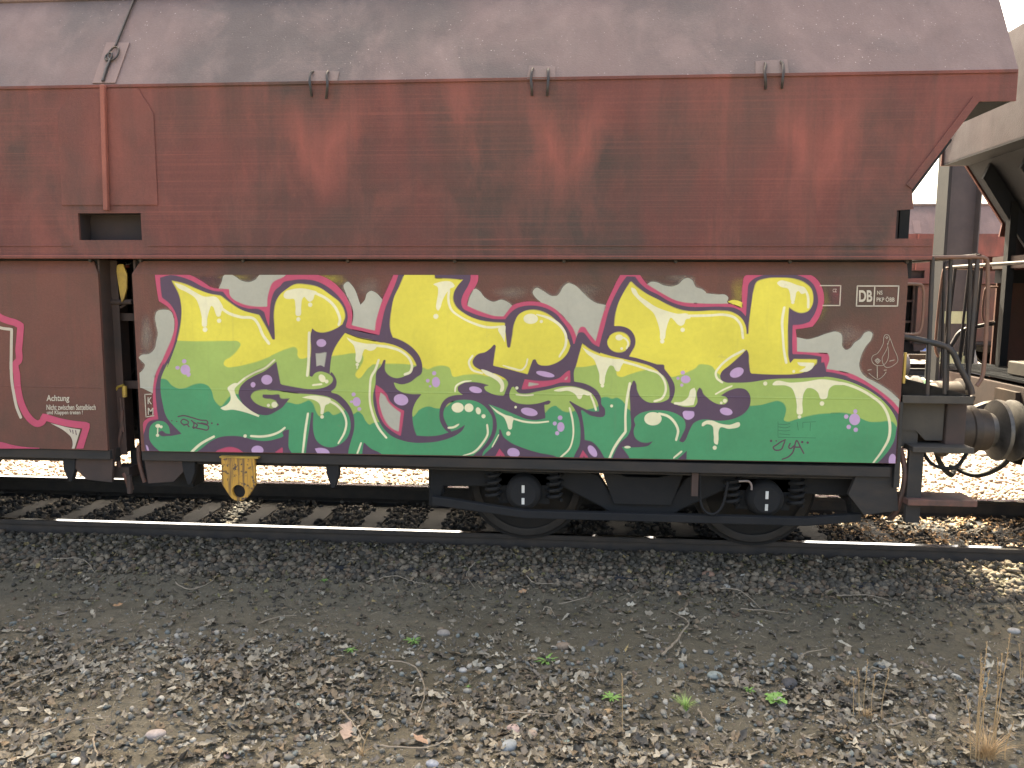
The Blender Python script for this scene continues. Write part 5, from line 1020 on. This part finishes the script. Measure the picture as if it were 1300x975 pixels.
LVS = [((178, 686), .10, (.42, .33, .17), 'yellowish dry leaf standing on its tip at the ballast foot', 1.2), ((150, 773), .07, (.34, .2, .11), 'orange brown leaf alone on the left dirt band', .2), ((672, 735), .11, (.35, .28, .15), 'pale yellow leaf lying on stones at the ballast foot', .3), ((664, 757), .07, (.36, .22, .13), 'orange leaf just below the pale yellow one', .3), ((636, 722), .07, (.4, .32, .2), 'small folded tan leaf on the ballast, centre', .8),
       ((533, 945), .11, (.33, .22, .16), 'rusty leaf among straw at the bottom left of centre', .3), ((708, 945), .12, (.34, .31, .27), 'pale bent leaf curled beside the stalk', .9), ((862, 760), .06, (.38, .24, .14), 'little orange leaf on the dirt right of centre', .3), ((440, 935), .13, (.36, .27, .22), 'large pinkish brown leaf at the bottom left of centre', .4), ((300, 862), .10, (.2, .17, .14), 'long crumpled leaf amid the litter at the left', .4)]
for (px, py), s_, c, lb, tl in LVS:
    x, y, z = ground_at(px, py); V = LV+rng.normal(0, .03, (12, 3)); V = V*s_
    o = np_mesh('fallen_leaf', V, LF, M['leaf'], np.repeat([c], 12, 0)); o.location = (x, y, z+.03+(s_*.4 if tl > 1 else 0)); o.rotation_euler = (tl, rng.uniform(-.2, .2), rng.uniform(0, 3)); tag(o, lb, 'leaf', 'larger leaves lying apart')
def blades(m, n, h, spread, w, curve, lean=0):
    for k in range(n):
        a = random.uniform(0, 2*PI); r_ = random.uniform(0, spread*.25); hh = h*random.uniform(.55, 1.0); d = Vector((math.cos(a), math.sin(a), 0)); b = d*r_
        out_ = random.uniform(.2, 1)*spread*curve; s_ = Vector((-d.y, d.x, 0))*w; P = []
        for i in range(5):
            t_ = i/4; c = b+d*out_*t_*t_+Vector((lean*t_, 0, hh*(t_-.25*t_*t_*curve))); ww = (1-t_**1.5)*.9+.1
            P += [c-s_*ww, c+s_*ww]
        m.add(P, [(2*i, 2*i+1, 2*i+3, 2*i+2) for i in range(4)])
def rosette(m, n, L_, w):
    for k in range(n):
        a = 2*PI*k/n+random.uniform(-.3, .3); d = Vector((math.cos(a), math.sin(a), 0)); s_ = Vector((-d.y, d.x, 0)); l = L_*random.uniform(.6, 1.1); up = random.uniform(.25, .9); P = []
        for i in range(7):
            t_ = i/6; ww = w*(math.sin(PI*min(t_*.85+.1, 1))*(1 if i % 2 else .55)); c = d*l*t_+Vector((0, 0, l*up*(t_-.7*t_*t_)))
            P += [c-s_*ww+Vector((0, 0, ww*.3)), c, c+s_*ww+Vector((0, 0, ww*.3))]
        m.add(P, [f for i in range(6) for f in ((3*i, 3*i+1, 3*i+4, 3*i+3), (3*i+1, 3*i+2, 3*i+5, 3*i+4))])
for (px, py), kind, s_, lb in [((445, 829), 'r', .05, 'tiny green weed rosette left of the other small weeds'), ((525, 818), 'r', .07, 'low green weed with ragged leaves left of centre'), ((694, 843), 'r', .085, 'ragged green weed rosette on bare dirt at centre'), ((776, 890), 'r', .075, 'small green seedling between stones right of centre'), ((870, 905), 'g', .11, 'bright green grass tuft at the edge of the leaf litter'),
                               ((984, 893), 'l', .085, 'broad leaved bright green seedling in the leaf litter'), ((412, 742), 'r', .04, 'tiny green weed near the foot of the ballast'), ((952, 880), 'r', .045, 'thin green weed just left of the broad leaved seedling'), ((594, 875), 'r', .02, 'single yellow green leaflet on the dirt')]:
    x, y, z = ground_at(px, py); s_ *= 1.0; r = root('weed' if kind != 'g' else 'grass_tuft', (x, y, z+.015))
    m = MB()
    if kind == 'r': rosette(m, 11, s_, s_*.11); m.build('leaves', M['weed'], r, recalc=False)
    elif kind == 'l': rosette(m, 8, s_, s_*.36); m.build('leaves', M['weed'], r, recalc=False)
    else: blades(m, 90, s_, s_*.7, .0016, 1.2); m.build('blades', M['grass'], r, recalc=False)
    m = MB(); m.tube([(0, 0, -.01), (0, 0, s_*.15)], s_*.04+.001, 6); m.build('stem', M['weed'], r); tag(r, lb, 'weed' if kind != 'g' else 'grass', 'small green plants in the foreground')
def dry(px, py, stems, lb, tuft=40, th=.12):
    x, y, z = ground_at(px, py); r = root('dry_grass', (x, y, z))
    m = MB(); blades(m, tuft, th, th*.8, .0014, 1.0); m.build('dead_blades', M['straw'], r, recalc=False)
    for dx, dy, h, ln in stems:
        h *= 1.35
        m = MB(); P = [Vector((dx+ln*t_*t_, dy+.01*math.sin(t_*5), h*t_)) for t_ in np.linspace(0, 1, 7)]; m.tube(P, [.0028*(1-.5*t_) for t_ in np.linspace(0, 1, 7)], 5)
        m.build('stalk', M['straw'], r, smooth=60)
        m = MB()
        for k in range(14):
            t_ = .62+.38*k/14; c = Vector((dx+ln*t_*t_, dy+.01*math.sin(t_*5), h*t_)); a = random.uniform(0, 6.28); m.tube([c, c+Vector((math.cos(a)*.006, math.sin(a)*.006, .012))], .0015, 4)
        m.build('seed_head', M['straw'], r)
    tag(r, lb, 'dry grass', 'clumps of dead grass')
dry(1252, 966, [(-.05, .0, .42, -.02), (-.035, .02, .46, .0), (-.02, -.01, .30, -.04), (.04, 0, .50, .02), (.05, .02, .40, -.03), (.09, 0, .16, .02), (.0, -.03, .2, .03), (-.07, .01, .25, -.05), (-.045, .01, .38, -.01), (-.04, -.01, .36, .01), (.035, .01, .42, .0)], 'tall golden dead grass stalks in the lower right corner', 160, .2)
dry(1098, 912, [(-.03, .0, .22, -.03), (0, .02, .25, .0), (.03, -.01, .2, .0), (.09, 0, .22, .02), (-.06, 0, .18, -.02)], 'short dry seed stalks rising from the leaf litter at the right', 50, .09)
dry(1296, 872, [(-.0, .0, .2, -.04), (.02, .02, .15, .0)], 'single thin dead stalk at the right edge', 8, .05)
dry(1075, 872, [(0, 0, .01, 0)], 'low dry tuft behind the short seed stalks', 14, .05)
dry(460, 960, [(.0, .0, .12, .06)], 'flattened straw tuft at the bottom left of centre', 25, .08)
dry(790, 935, [(0, 0, .26, -.01)], 'one thin upright dead stalk right of centre', 6, .04)
